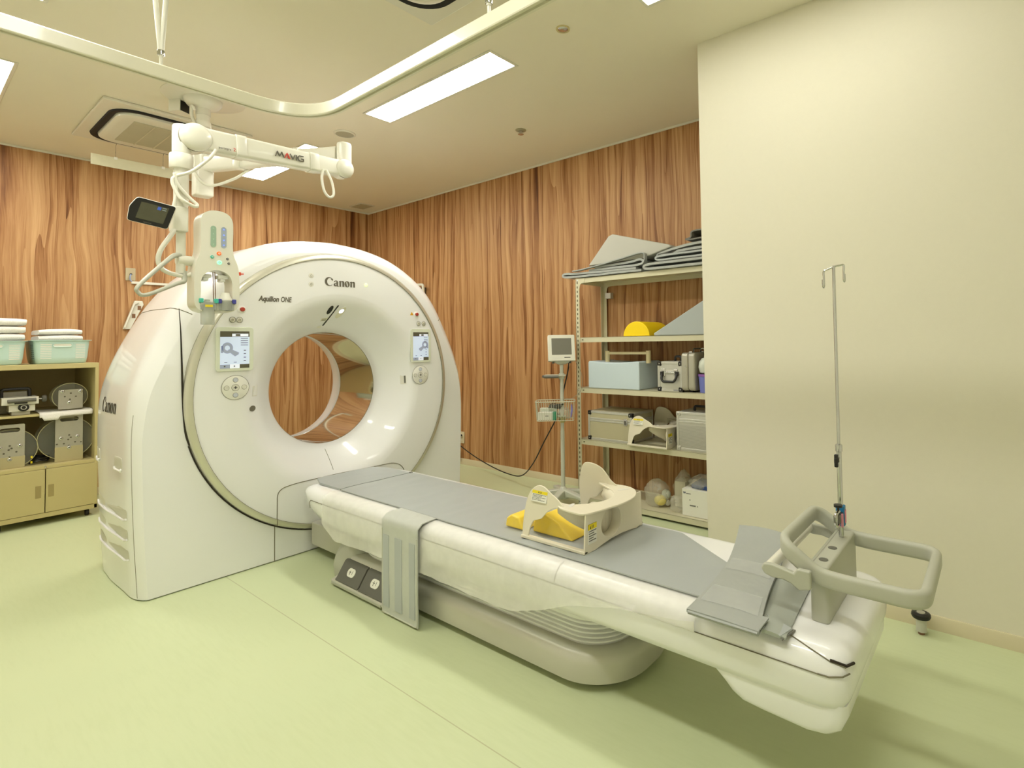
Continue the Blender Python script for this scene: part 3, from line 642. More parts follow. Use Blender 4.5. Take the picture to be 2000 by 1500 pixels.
# foot pedals
MB().prism([(1.535, .018), (1.535, .035), (1.60, .055), (1.62, .12), (1.66, .12), (1.66, .018)], 'y', 2.55, 3.07).build('pedal_base', GREYM, t, bevel=.006)
for y0, y1 in ((2.565, 2.79), (2.80, 3.03)):
    o = MB().prism([(1.538, .044), (1.548, .052), (1.598, .130), (1.612, .136), (1.632, .13), (1.632, .06), (1.54, .036)], 'y', y0, y1).build('foot_pedal', DGREY, t, bevel=.006)
    F = frame((1.5735, (y0+y1)/2, .0912), (0, -1, 0), (.050, 0, .078))
    q = slab2(rrect(-.036, .036, -.022, .022, .021, 6), F, .003, 'pedal_icon', LABEL, o)
    k = MB()
    for a, b, c, d in ((-.012, -.008, -.012, .010), (-.020, 0, .0, .003), (.010, .013, -.008, .012)): k.loft([[F @ Vector((u, v, .002)) for u, v in ((a, c), (b, c), (b, d), (a, d))], [F @ Vector((u, v, .0036)) for u, v in ((a, c), (b, c), (b, d), (a, d))]])
    k.build('icon_mark', DGREY, q)
MB().prism([(1.532, .014), (1.532, .03), (1.56, .034), (1.62, .034), (1.62, .014)], 'y', 2.56, 3.06).build('pedal_tray', GREYP, t, bevel=.003)
# post, push handle and paper roll holder
PZ = .655
MB().prism(rrect(1.712, 2.108, .434, .488, .012, 4), 'z', .484, PZ).build('handle_post', GREYP, t, bevel=.008, seg=3)
MB().prism(rrect(1.722, 2.098, .488, .498, .004, 2), 'z', .60, PZ-.004).build('post_rail', GREYP, t, bevel=.003)
for x in (1.775, 1.89): MB().lathe([(.014, .001), (.014, .0035), (.0003, .0035)], (x, .462, PZ-.002), seg=20).build('post_socket', DGREY, t)
hp = [(1.70, .46, .632), (1.70, .40, .627), (1.70, .182, .627), (2.10, .182, .627), (2.10, .40, .627), (2.10, .46, .632), (2.10, .57, .706), (1.70, .57, .706)]
hp = fillet(hp, .055, 7, closed=True)
HB = MB(); loops = []; n_ = len(hp)
for i, p in enumerate(hp):
    d = (hp[(i+1) % n_]-hp[i-1]).normalized(); s_ = Vector((0, 0, 1)); sd = d.cross(s_).normalized(); u_ = sd.cross(d)
    loops.append([p+sd*a+u_*b for a, b in [(q[0], q[1]) for q in rrect(-.0145, .0145, -.026, .026, .0135, 4)]])
loops.append(loops[0]); HB.loft(loops, cap0=False, cap1=False).build('push_handle', GREYP, t, smooth=60)
for x, sd in ((1.668, -1), (2.118, 1)):
    pr = [(.470, .600), (.505, .590), (.530, .606), (.555, .612), (.585, .610), (.612, .618), (.622, .634), (.612, .650), (.585, .652), (.545, .645), (.520, .640), (.510, .655), (.470, .655)]
    MB().prism(pr, 'x', x-.010, x+.010).build('roll_arm', GREYP, t, bevel=.006)
MB().cyl((1.672, .600, .634), (2.116, .600, .634), .0165, 18).build('paper_roll_rod', WPAINT, t)

# ------------------------------------------------------------------ IV pole with its clamps
t = thing('iv_pole', 'thin chrome drip pole with twin hooks standing in the table end post', 'IV pole', (2.014, .462, PZ))
px, py = 2.014, .462
MB().cyl((px, py, PZ+.001), (px, py, .965), .0085, 18).build('lower_tube', CHROME, t)
MB().lathe([(.0085, .95), (.0115, .952), (.0115, .975), (.007, .978)], (px, py, 0), seg=18).build('collar', CHROME, t)
MB().cyl((px, py, .97), (px, py, 1.606), .0055, 14).build('upper_rod', CHROME, t)
for sd in (-1, 1):
    d = Vector((sd*.16, sd*-.60, .06 if sd > 0 else -.30))
    b_ = Vector((px, py, 1.603)); e = b_+d*.052
    MB().tube(spline([b_, b_+d*.03+Vector((0, 0, .001)), e, e+Vector((0, 0, -.025)), e+Vector((0, 0, -.05)), e+Vector((sd*.007, 0, -.058)), e+Vector((sd*.014, 0, -.05)), e+Vector((sd*.014, 0, -.03))], 5), .0035, 8).build('hook', CHROME, t)
k = MB().cyl((px, py, .93), (px-.035, py-.004, .93), .004, 10); k.build('knob_screw', CHROME, t)
MB().obox((px-.052, py-.004, .93), (.015, 0, 0), (0, .006, 0), (0, 0, .009)).obox((px-.058, py-.004, .93), (.007, 0, 0), (0, .006, 0), (0, 0, .022)).build('wing_knob', BLACK, t, bevel=.003)
t = thing('pole_clamp', 'small dark pole clamp with blue and pink tags on the drip pole', 'clamp', (px, py, .72))
MB().prism([(a+px, b+py) for a, b in rrect(-.015, .015, -.014, .014, .005, 3)], 'z', .695, .765).build('blue_sleeve', BLUEC, t, bevel=.003)
MB().obox((px+.002, py-.0148, .728), (.008, 0, 0), (0, .0012, 0), (0, 0, .022)).build('pink_tag', PINK, t)
MB().obox((px-.03, py-.004, .73), (.014, 0, 0), (0, .008, 0), (0, 0, .016)).build('hinge_block', BLACK, t, bevel=.002)
cl = MB().tube(fillet([(px-.045, py-.004, .755), (px-.085, py-.004, .755), (px-.085, py-.004, .71), (px-.05, py-.004, .712)], .01, 4), .006, 8); cl.build('jaw', CHROME, t)
MB().obox((px-.066, py-.004, .735), (.012, 0, 0), (0, .010, 0), (0, 0, .014)).build('jaw_pad', DGREY, t, bevel=.003)
MB().obox((px-.042, py-.014, .725), (.006, 0, 0), (0, .003, 0), (0, 0, .022)).build('pink_label', PINK, t, bevel=.001)
MB().lathe([(.004, 0), (.004, .018), (.014, .020), (.014, .028), (.0003, .028)], (px-.052, py-.004, .752), seg=16).build('thumb_screw', BLACK, t)

# ------------------------------------------------------------------ mattress, film, strap, mats on the table
def wob(x, y, s, a, seed=0.): return a*noise.noise(Vector((x*s, y*s, seed)))
t = thing('mattress', 'long thin grey vinyl mattress lying on the patient table', 'mattress', (TX, 2.0, .49))
def pad(name, outline, z0, z1, m, parent, res=.03, amp=.002, bev=.004):
    """flat cushion from a y-range and functions for both long edges"""
    ys, xl, xr = outline; loops = []
    for y in ys:
        a, b = xl(y), xr(y); n = 14
        top = [(a+(b-a)*i/n, y, z1+wob((a+(b-a)*i/n)*1.0, y*1.6, 9, amp, 3)+wob(a+(b-a)*i/n, y, 25, amp*.4, 8)) for i in range(n+1)]
        top[0] = (a, y, z1-.003); top[-1] = (b, y, z1-.003)
        loops.append([(a, y, z0)]+top+[(b, y, z0)])
    return MB().loft(loops).build(name, m, parent, smooth=60)
pad('main_section', (list(np.linspace(.80, 3.155, 110)), lambda y: 1.640+wob(0, y, 3, .004), lambda y: 2.126+wob(5, y, 3, .004)-max(0, 1.15-y)*.62), .4885, .502, MATT, t, amp=.004)
pad('head_section', (list(np.linspace(3.165, 3.545, 20)), lambda y: 1.645+max(0, y-3.42)*.35, lambda y: 2.118-max(0, y-3.42)*.35), .4885, .5025+0, MATT, t)
MB().box(1.642, 1.66, 3.155, 3.17, .488, .499).build('corner_strap', MATD, t)
MB().box(2.108, 2.124, 3.155, 3.17, .488, .5035).build('corner_strap', MATD, t)
MB().tube([(1.638+wob(0, y, 3, .004), y, .497) for y in np.linspace(.82, 3.15, 50)], .0035, 6).build('edge_piping', MATG, t)

t = thing('plastic_film_sheet', 'translucent creased plastic film draped over the near side of the table', 'plastic film', (1.56, 2.0, .40))
def hem(y):
    return float(np.interp(y, [.80, .86, 1.10, 1.31, 1.45, 1.62, 1.70, 2.2, 2.7, 2.95, 3.03, 3.17, 3.20], [.462, .45, .42, .372, .315, .262, .258, .268, .262, .252, .25, .305, .33]))
loops = []
for y in np.linspace(.80, 3.19, 110):
    h = hem(y); row = []
    prof = [(1.654, .4905), (1.63, .4915), (1.60, .4905), (1.578, .485), (1.560, .472), (1.5505, .452), (1.547, .428)]
    for i in range(1, 9): prof.append((1.545-.002*i/8, .428+(h-.428)*i/8))
    for i, (x, z) in enumerate(prof):
        a = min(1, max(0, (i-1)/3))
        c = wob(y*3+x*2, z*2, 5, .011, 1)*a*(1 if 1.2 < y < 3.1 else .4)+.0065*a*math.sin(y*70+z*30)*max(0, 1-abs(i-5)/5)
        row.append((x-abs(c)*.8, y+c*.3, z))
    loops.append(row)
MB().loft(loops, close=False).build('film', SHEETF, t, smooth=80)

t = thing('protective_strap', 'grey protective strap hanging from the table side down to the floor', 'strap', (1.54, 2.37, .02))
SY0, SY1 = 2.235, 2.535
def strap_x(z): return 1.528-.010*max(0, min(1, (z-.02)/.4))*0 if z < .43 else 1.528
body = []
for z in np.linspace(.012, .47, 18):
    x = 1.5285+wob(z*2, 0, 4, .002); body.append([(x-.0025, SY0, z), (x-.0025, SY1, z), (x+.0025, SY1, z), (x+.0025, SY0, z)])
body.append([(1.553, SY0, .4945), (1.553, SY1, .4945), (1.556, SY1, .490), (1.556, SY0, .490)]); body.append([(1.60, SY0, .4985), (1.60, SY1, .4985), (1.60, SY1, .4945), (1.60, SY0, .4945)]); body.append([(1.638, SY0, .4985), (1.638, SY1, .4985), (1.638, SY1, .4945), (1.638, SY0, .4945)])
MB().loft(body).build('panel', film_mat('strap_vinyl', (202, 204, 196), .9, .4), t, smooth=60)
for a, b in ((.02, .065), (.125, .185), (.235, .285)):
    MB().box(1.5235, 1.5265, SY0+a, SY0+b, .045, .40).build('bar', STRAPL, t, bevel=.001)
MB().tube(fillet([(1.527, SY0+.004, .43), (1.527, SY0+.004, .014), (1.527, SY1-.004, .014), (1.527, SY1-.004, .43)], .02, 5), .0038, 8).build('hem', STRAP, t)

def ribbon(path, th, lo, hi, axis, m, name, parent, n=14, amp=.004, seed=0., skew=0.):
    """folded sheet: path is a 2D polyline seen along axis, extruded from lo to hi with gentle waves"""
    P = [Vector((p[0], p[1], 0)) for p in path]; N = []
    for i in range(len(P)):
        d = (P[min(i+1, len(P)-1)]-P[max(i-1, 0)]); d.normalize(); N.append(Vector((-d.y, d.x, 0)))
    prof = [p+q*th/2 for p, q in zip(P, N)]+[p-q*th/2 for p, q in zip(reversed(P), reversed(N))]
    loops = []
    for k in range(n+1):
        s_ = lo+(hi-lo)*k/n; row = []
        for p in prof:
            a, b = p.x+skew*(s_-lo)+wob(s_, p.y*3, 5, amp, seed), p.y+wob(s_, p.x, 6, amp, seed+4)
            row.append((s_, a, b) if axis == 'x' else (a, s_, b))
        loops.append(row)
    return MB().loft(loops).build(name, m, parent, smooth=55)
# grey protective mat folded across the foot of the table
t = thing('folded_protective_mat', 'grey protective mat folded across the foot end of the table', 'protective mat', (1.83, .72, .51))
loops = []; loops2 = []
for i in range(27):
    u = i/26; x = 1.508+.66*u
    y0 = .575+.105*u+.02*math.sin(u*3); y1 = .805+.095*u-.02*math.sin(u*3.1)
    z = .5145+.055*max(0, (u-.55)/.45)**2
    row = []
    for k in range(9):
        v = k/8; y = y0+(y1-y0)*v
        row.append((x, y, z+wob(x, y, 9, .002, 5)+.010*math.sin(PI*v)*(.3+.5*u)))
    loops.append(row+[(p[0], p[1], p[2]-.010) for p in reversed(row)])
MB().loft(loops).build('top_fold', MATG, t, smooth=60)
for a, b in ((.12, .30), (.52, .66)):
    q = MB(); LL = []
    for i in range(13):
        u = a+(b-a)*i/12; x = 1.508+.66*u
        y0 = .575+.105*u+.02*math.sin(u*3); y1 = .805+.095*u-.02*math.sin(u*3.1); z = .5145+.055*max(0, (u-.55)/.45)**2
        LL.append([(x, y0+(y1-y0)*v, z+wob(x, y0+(y1-y0)*v, 9, .002, 5)+.010*math.sin(PI*v)*(.3+.5*u)+.0012) for v in np.linspace(.06, .94, 8)])
    q.loft(LL, close=False).build('clear_band', film_mat('clear_band', (206, 208, 204), .55, .25), t, smooth=60)
ribbon(spline([(1.565, .505, 0), (1.512, .502, 0), (1.507, .508, 0), (1.512, .5115, 0), (1.60, .513, 0)], 4), .004, .578, .80, 'y', MATG, 'side_fold', t, amp=.001)
t = thing('mat_under_fold', 'second smaller grey mat tucked under the folded mat beside the handle post', 'protective mat', (1.75, .56, .50))
LL = []
for i in range(15):
    u = i/14; x = 1.555+.42*u; y0 = .515+.035*u; y1 = .66+.07*u
    row = [(x, y0+(y1-y0)*v, .4945+.010*math.sin(PI*min(1, v*1.4))*(.6+.4*math.sin(u*9))) for v in np.linspace(0, 1, 8)]
    LL.append(row+[(p[0], p[1], .4885) for p in reversed(row)])
MB().loft(LL).build('body', mat('grey_green_mat', (164, 168, 158), .5, var=.06), t, smooth=60)
MB().prism([(1.545, .522), (1.62, .506), (1.615, .575)], 'z', .4885, .4925).build('dark_underside', MATD, t)
MB().loft([[(1.55, .528, .494), (1.612, .512, .494), (1.64, .60, .500)], [(1.55, .53, .4975), (1.612, .514, .4985), (1.64, .60, .504)]]).build('folded_corner', MATT, t)

# ------------------------------------------------------------------ infant holder (one on the table, one on the rack)
def plate_with_hole(outer, hole, axis, a, b, n=0):
    """flat plate with one hole, caps tessellated"""
    from mathutils.geometry import tessellate_polygon
    def P(p, t_): return {'x': (t_, p[0], p[1]), 'y': (p[0], t_, p[1]), 'z': (p[0], p[1], t_)}[axis]
    pts = list(outer)+list(hole); N = len(pts); no = len(outer)
    tri = tessellate_polygon([[Vector((p[0], p[1], 0)) for p in outer], [Vector((p[0], p[1], 0)) for p in hole]])
    fs = [tuple(q) for q in tri]+[tuple(k+N for k in reversed(q)) for q in tri]
    for i_ in range(no): k = (i_+1) % no; fs.append((i_, k, k+N, i_+N))
    for i_ in range(no, N): k = no+(i_+1-no) % (N-no); fs.append((i_, k, k+N, i_+N))
    return MB().add([P(p, a) for p in pts]+[P(p, b) for p in pts], fs)
def notice(parent, F, wd, ht, tri):
    o = slab2([(0, 0), (wd, 0), (wd, ht), (0, ht)], F, .0016, 'caution_label', LABEL, parent)
    slab2([(0, ht*.72), (wd, ht*.72), (wd, ht), (0, ht)], F, .0022, 'yellow_band', YTAG, o)
    k = MB()
    def bar(x0, x1, y0, y1, d=.0026): k.loft([[F @ Vector((a, b, .001)) for a, b in ((x0, y0), (x1, y0), (x1, y1), (x0, y1))], [F @ Vector((a, b, d)) for a, b in ((x0, y0), (x1, y0), (x1, y1), (x0, y1))]])
    rnd = random.Random(5)
    for i in range(5):
        yy = ht*(.62-.12*i); x = wd*.06
        while x < wd*.9*(1 if i % 2 == 0 else .7):
            l = wd*rnd.uniform(.03, .10); bar(x, min(x+l, wd*.94), yy, yy+ht*.045, .0022); x += l+wd*.025
    for dx in (.40, .54):                                       # the two big characters on the band
        bar(wd*dx, wd*(dx+.015), ht*.78, ht*.94); bar(wd*(dx+.03), wd*(dx+.085), ht*.80, ht*.82); bar(wd*(dx+.03), wd*(dx+.085), ht*.86, ht*.88); bar(wd*(dx+.05), wd*(dx+.065), ht*.78, ht*.94)
    if tri: k.loft([[F @ Vector((wd*a, ht*b, z)) for a, b in ((.16, .77), (.30, .77), (.23, .95))] for z in (.001, .0026)])
    k.build('print', INK, o, smooth=0)
def infant_holder(label, loc, rotz, group=None):
    """x: across the table (-.23 near side), y: along it, z up from the base"""
    t = thing('infant_holder', label, 'infant holder', loc, rotz, group, local=True)
    th = .007
    # near and far wing plates with a swirl cut-out
    for sd, hh in ((-1, .228), (1, .262)):
        top = spline([(.185, 0, 0), (.182, .10, 0), (.170, .175, 0), (.135, hh-.010, 0), (.085, hh, 0), (.030, hh-.022, 0), (-.010, .190, 0), (-.045, .166, 0)], 7)
        inner = spline([(-.045, .158, 0), (.005, .150, 0), (.045, .128, 0), (.075, .098, 0), (.098, .088, 0), (.122, .078, 0), (.140, .045, 0), (.150, 0, 0)], 6)
        pts = [(p.x, p.y) for p in top]+[(p.x, p.y) for p in inner]
        xo = sd*.205
        B = MB().prism(pts, 'x', xo-th/2, xo+th/2)
        for p in B.v: p.x += -sd*.045*(p.z/.25)**1.5*(.4+.6*max(0, (p.y+.05)/.24))
        B.build('wing_plate', BEIGE, t, bevel=.003, seg=3)
        MB().prism(rrect(xo-.012, xo+.012, -.17, .186, .004, 3), 'z', 0, .014).build('base_rail', BEIGE, t, bevel=.004)
        LL = []                                                   # curved inner cheek
        for i in range(15):
            a = RAD(200+ i*5.4) if sd < 0 else RAD(340-i*5.4); x = .175*math.cos(a)*1.02; y = .085+.215*math.sin(a)
            q = (i/14); zb = .02+.10*(1-q)**2
            LL.append([(x*1.0, y, .158), (x*.97, y+.004, (zb+.158)/2), (x*.93, y+.008, zb)])
        MB().loft(LL, close=False).build('inner_cheek', BEIGE, t, solid=.006, smooth=70)
    # end wall with an oval opening
    ow = [(-.215, 0), (-.145, 0), (-.10, .007), (-.03, .013), (.05, .013), (.12, .008), (.165, 0), (.212, .012), (.205, .156), (-.205, .156)]
    hole = ell(-.030, .083, .072, .062, 0, 360, 40)
    plate_with_hole(ow, hole, 'y', -.170, -.162).build('end_wall', BEIGE, t, bevel=.002)
    LL = [[(p[0], -.166, p[1]) for p in hole], [(p[0]*.98, -.12, .085+(p[1]-.083)*.98) for p in hole], [(p[0]*.9, -.06, .087+(p[1]-.083)*.9) for p in hole]]
    MB().loft(LL, cap0=False, cap1=False).build('opening_tube', BEIGE, t, solid=.005, smooth=70)
    # top crescent plate
    outer = spline([(-.208, -.035, 0), (-.218, -.11, 0), (-.212, -.165, 0), (-.15, -.188, 0), (-.09, -.200, 0), (.01, -.212, 0), (.11, -.200, 0), (.19, -.150, 0), (.225, -.085, 0), (.222, -.01, 0)], 6)
    inner = spline([(.165, .045, 0), (.14, -.045, 0), (.08, -.105, 0), (0, -.128, 0), (-.08, -.105, 0), (-.14, -.045, 0), (-.165, .045, 0)], 6)
    pts = [(p.x, p.y) for p in outer]+[(p.x, p.y) for p in inner]
    B = MB().prism(pts, 'z', .154, .163)
    for p in B.v: p.z += .012*max(0, p.y+.02)/.06
    B.build('top_rim', BEIGE, t, bevel=.003, seg=3)
    for x, y, r_ in ((-.155, -.055, 20), (.165, -.10, -30)): MB().loft([[(a, b, .1632) for a, b in ell(x, y, .030, .009, 0, 360, 20, r_)], [(a, b, .1638) for a, b in ell(x, y, .030, .009, 0, 360, 20, r_)]]).build('rim_slot', VENTC, t)
    notice(t, frame((-.192, -.1702, .035), (1, 0, 0), (0, 0, 1)), .055, .078, True)
    F = frame((-.1975, .138, .163), (0, -1, 0), (.30, 0, 1)); notice(t, F, .088, .046, False)
    return t
infant_holder('beige moulded infant holder with caution labels standing on the table mattress', (1.892, 1.512, .503), 0., 'infant holders')
infant_holder('beige moulded infant holder between two aluminium cases on the rack', (3.70, 2.165, .540), RAD(0), 'infant holders')

def wrapped_pad(name, label, outline, a, b, axis, loc):
    t = thing(name, label, 'cushion', loc); B = MB().prism(outline, axis, a, b); B.build('cushion', YEL, t, bevel=.010, seg=3)
    C = MB().prism(outline, axis, a-.006, b+.006); c = sum(C.v, Vector())/len(C.v)
    for i, p in enumerate(C.v): C.v[i] = c+(p-c)*1.05+Vector((wob(p.x, p.y, 30, .004), wob(p.y, p.z, 30, .004, 2), max(0, wob(p.x, p.z, 30, .004, 5))))
    for p in C.v: p.z = max(p.z, .5035)
    C.build('clear_wrap', WRAPF, t, bevel=.004); return t
wrapped_pad('yellow_cushion', 'yellow wrapped wedge cushion lying under the infant holder on the table', [(1.47, .5045), (1.705, .5045), (1.69, .565), (1.63, .597), (1.55, .565)], 1.755, 1.88, 'x', (1.83, 1.6, .504))
wrapped_pad('yellow_cushion', 'small yellow wrapped cushion beyond the infant holder, nearest the scanner', [(1.74, .5045), (1.86, .5045), (1.85, .545), (1.82, .565), (1.77, .56)], 1.735, 1.84, 'x', (1.79, 1.8, .504))

# ================================================================== CEILING ARM, INJECTOR, INJECTOR SCREEN
t = thing('ceiling_support_arm', 'white ceiling-mounted jointed arm reaching over the scanner from a round ceiling plate', 'support arm', (1.36, 4.52, ZC))
cx, cy = 1.355, 4.53
MB().lathe([(.245, 0), (.245, -.006), (.236, -.010), (.10, -.010)], (cx, cy-.02, ZC), seg=56).build('ceiling_plate', WPAINT, t)
MB().lathe([(.115, -.008), (.112, -.03), (.095, -.055), (.060, -.07), (.045, -.075), (.045, -.12)], (cx, cy, ZC), seg=36).build('flange', WPAINT, t)
MB().cyl((cx, cy, ZC-.10), (cx, cy, 2.60), .040, 28).build('column', WPAINT, t)
MB().lathe([(.046, 0), (.048, .004), (.048, .036), (.046, .04)], (cx, cy, 2.93), seg=28).build('column_band', WPAINT, t)
MB().lathe([(.046, 2.62), (.050, 2.625), (.050, 2.735), (.046, 2.74)], (cx, cy, 0), seg=28).build('clear_sleeve', CLEAR, t)
MB().prism(rrect(cx-.055, cx+.055, cy-.055, cy+.055, .02, 4), 'z', 2.43, 2.625).build('end_housing', WPAINT, t, bevel=.012, seg=3)
o = MB().obox((cx-.10, cy+.15, 3.09), (.022, -.040, 0), (.036, .020, 0), (0, 0, .046)); o.build('cable_box', WPAINT, t, bevel=.004)
MB().obox((cx-.087, cy+.1265, 3.084), (.010, -.018, 0), (.030, .0167, 0), (0, 0, .036)).build('cable_opening', BLACK, t)
J = Vector((1.823, 3.461, 2.59))
def beam(a, b, wa, ha, wb, hb, name, n=10, top=0.0):
    a, b = Vector(a), Vector(b); d = (b-a); l = d.length; d.normalize(); s_ = d.cross(Vector((0, 0, 1))).normalized(); u_ = s_.cross(d); loops = []
    for i in range(n+1):
        q = i/n; e = q*q*(3-2*q); ww = wa+(wb-wa)*e; hh = ha+(hb-ha)*e
        loops.append([a+d*l*q+s_*p[0]+u_*p[1] for p in rrect(-ww/2, ww/2, -hh/2, hh/2, min(ww, hh)*.22, 4)])
    return MB().loft(loops).build(name, WPAINT, t, smooth=50)
beam((cx, cy, 2.665), (J.x-.02, J.y+.04, 2.635), .075, .112, .06, .085, 'lower_arm')
MB().prism([(cx+a, cy+b) for a, b in ell(0, 0, .06, .06, 0, 360, 28)], 'z', 2.605, 2.73).build('swivel', WPAINT, t, bevel=.012)
q_ = Vector((J.x, J.y, 0)); dd = (Vector((cx, cy, 0))-q_).normalized(); ss = Vector((-dd.y, dd.x, 0))
def arm_band(f, a, b, w_, h_): 
    c = Vector(a).lerp(Vector(b), f); d = (Vector(b)-Vector(a)).normalized(); s_ = d.cross(Vector((0, 0, 1))).normalized(); u_ = s_.cross(d)
    L_ = [[c+d*e+s_*p[0]*k+u_*p[1]*k for p in rrect(-w_/2, w_/2, -h_/2, h_/2, .018, 4)] for e, k in ((-.026, .97), (-.024, 1), (.024, 1), (.026, .97))]
    MB().loft(L_).build('strap_band', WPAINT, t)
arm_band(.30, (cx, cy, 2.665), (J.x-.02, J.y+.04, 2.635), .092, .122)
arm_band(.72, (cx, cy, 2.665), (J.x-.02, J.y+.04, 2.635), .082, .11)
MB().prism([(J.x+a, J.y+b) for a, b in ell(0, 0, .045, .045, 0, 360, 28)], 'z', 2.475, 2.70).build('elbow', WPAINT, t, bevel=.012)
A1 = Vector((1.80, 3.44, 2.515)); A0 = Vector((.985, 3.43, 2.475))
beam(A1, A0, .075, .105, .085, .125, 'spring_arm')
# round joint covers, facing the camera side
ax = (A1-A0).normalized(); sd_ = ax.cross(Vector((0, 0, 1))).normalized()
for p, r_, h_ in ((A0, .074, .058), (A1, .060, .052)):
    MB().lathe([(r_*.9, -h_), (r_, -h_+.008), (r_, h_*.4), (r_*.97, h_*.75), (r_*.8, h_*.98), (r_*.45, h_*1.12), (.001, h_*1.16)], p, sd_ if sd_.y < 0 else -sd_, 40).build('joint_cover', WPAINT, t)
    MB().tube([p+(sd_ if sd_.y < 0 else -sd_)*h_*.42+ax*math.cos(RAD(a))*r_*1.005+Vector((0, 0, 1))*math.sin(RAD(a))*r_*1.005 for a in range(0, 360, 12)], .0018, 5, closed=True).build('joint_ring', SEAM, t)
arm_band(.26, A0, A1, .096, .128); arm_band(.76, A0, A1, .088, .116)
fr = -sd_ if sd_.y > 0 else sd_
Mv = frame(A0.lerp(A1, .475)+fr*.046+Vector((0, 0, -.016)), ax, Vector((0, 0, 1)))
def strokes(lines, wdt, Mx, name, m_):
    K = MB()
    for (x0, y0), (x1, y1) in lines:
        d = Vector((x1-x0, y1-y0)); d.normalize(); n_ = Vector((-d.y, d.x))*wdt/2; e = d*wdt*.3
        pts = [(x0-e.x+n_.x, y0-e.y+n_.y), (x0-e.x-n_.x, y0-e.y-n_.y), (x1+e.x-n_.x, y1+e.y-n_.y), (x1+e.x+n_.x, y1+e.y+n_.y)]
        K.loft([[Mx @ Vector((a, b, z)) for a, b in pts] for z in (-.004, .002)])
    return K.build(name, m_, t, smooth=0)
u = .030
strokes([((0, 0), (.012, u)), ((.012, u), (.024, .004)), ((.024, .004), (.036, u)), ((.036, u), (.048, 0))], .0042, Mv, 'brand_letter_m', LOGO)
strokes([((.052, 0), (.066, u)), ((.066, u), (.080, 0)), ((.068, .008), (.080, 0))], .0046, Mv, 'brand_letter_a', REDINK)
strokes([((.084, u), (.098, 0)), ((.098, 0), (.112, u))], .0042, Mv, 'brand_letter_v', LOGO)
strokes([((.120, 0), (.120, u))], .0042, Mv, 'brand_letter_i', LOGO)
strokes([((.160, u), (.136, u)), ((.136, u), (.129, u*.7)), ((.129, u*.7), (.129, u*.3)), ((.129, u*.3), (.136, 0)), ((.136, 0), (.160, 0)), ((.160, 0), (.160, u*.45)), ((.160, u*.45), (.148, u*.45))], .0042, Mv, 'brand_letter_g', LOGO)
Mv2 = frame(A0.lerp(A1, .12)+fr*.050+Vector((0, 0, -.040)), ax, Vector((0, 0, 1)))
text('portegra', .017, Mv2, LOGO, t, 'model_lettering', ext=.001); text('2', .026, Mv2 @ Matrix.Translation((.070, 0, 0)), REDINK, t, 'model_number', ext=.001)
# vertical drop pipe
px, py = .935, 3.445
ML = MB().prism([(px+a, py+b) for a, b in ell(0, 0, .040, .044, 0, 360, 24)], 'z', 2.375, 2.535); ML.build('drop_bracket', WPAINT, t, bevel=.012)
MB().lathe([(.048, 2.298), (.052, 2.303), (.052, 2.372), (.048, 2.378)], (px, py, 0), seg=28).build('pipe_collar', WPAINT, t)
MB().lathe([(.033, 2.30), (.033, 2.11), (.030, 2.10), (.030, 2.075), (.022, 2.06)], (px, py, 0), seg=24).build('upper_pipe', WPAINT, t)
MB().cyl((px, py, 2.07), (px, py, 1.745), .021, 20).build('drop_pipe', WPAINT, t)
# grey guard handle
hp = [(px+.012, py-.004, 1.755), (px+.010, py-.02, 1.705), (px-.03, py-.05, 1.685), (px-.165, py-.12, 1.615), (px-.200, py-.125, 1.625), (px-.195, py-.12, 1.66), (px-.08, py-.06, 1.79), (px-.035, py-.03, 1.832), (px-.01, py-.01, 1.838)]
hs = spline(hp, 7); MB().tube(hs, [.016-.007*math.sin(PI*min(1, i/(len(hs)-1)))**.7 for i in range(len(hs))], 12).build('guard_handle', GREYP, t, smooth=60)
# cables
def cable(pts, r, name='cable', m_=WPAINT, parent=t, n=8): return MB().tube(spline(pts, n), r, 8).build(name, m_, parent, smooth=80)
cable([(cx-.06, cy-.03, 3.03), (cx-.075, cy-.03, 3.055), (cx-.06, cy+.02, 3.0), (cx-.055, cy-.03, 2.9), (cx-.052, cy-.02, 2.65), (cx-.055, cy-.055, 2.56), (cx+.02, cy-.09, 2.50), (cx+.12, cy-.22, 2.545), (cx+.17, cy-.33, 2.60)], .010)
cable([(1.655, 3.40, 2.47), (1.645, 3.395, 2.41), (1.655, 3.385, 2.33), (1.685, 3.38, 2.295), (1.712, 3.38, 2.32), (1.705, 3.39, 2.40), (1.675, 3.40, 2.47)], .008)
cable([(1.065, 3.36, 2.42), (1.03, 3.36, 2.36), (.96, 3.38, 2.28), (.90, 3.40, 2.245), (.885, 3.40, 2.21), (.905, 3.39, 2.15), (.925, 3.38, 2.12), (.975, 3.38, 2.098), (.988, 3.385, 2.11), (.96, 3.395, 2.14), (.91, 3.40, 2.20), (.895, 3.40, 2.26), (.905, 3.405, 2.17), (.895, 3.41, 2.09), (.888, 3.41, 2.05)], .0085)
cable([(.895, 3.405, 1.965), (.885, 3.40, 1.94), (.845, 3.41, 1.86), (.835, 3.42, 1.80), (.855, 3.42, 1.755), (.91, 3.43, 1.735), (.97, 3.44, 1.74), (1.03, 3.46, 1.80), (1.06, 3.47, 1.84)], .011)

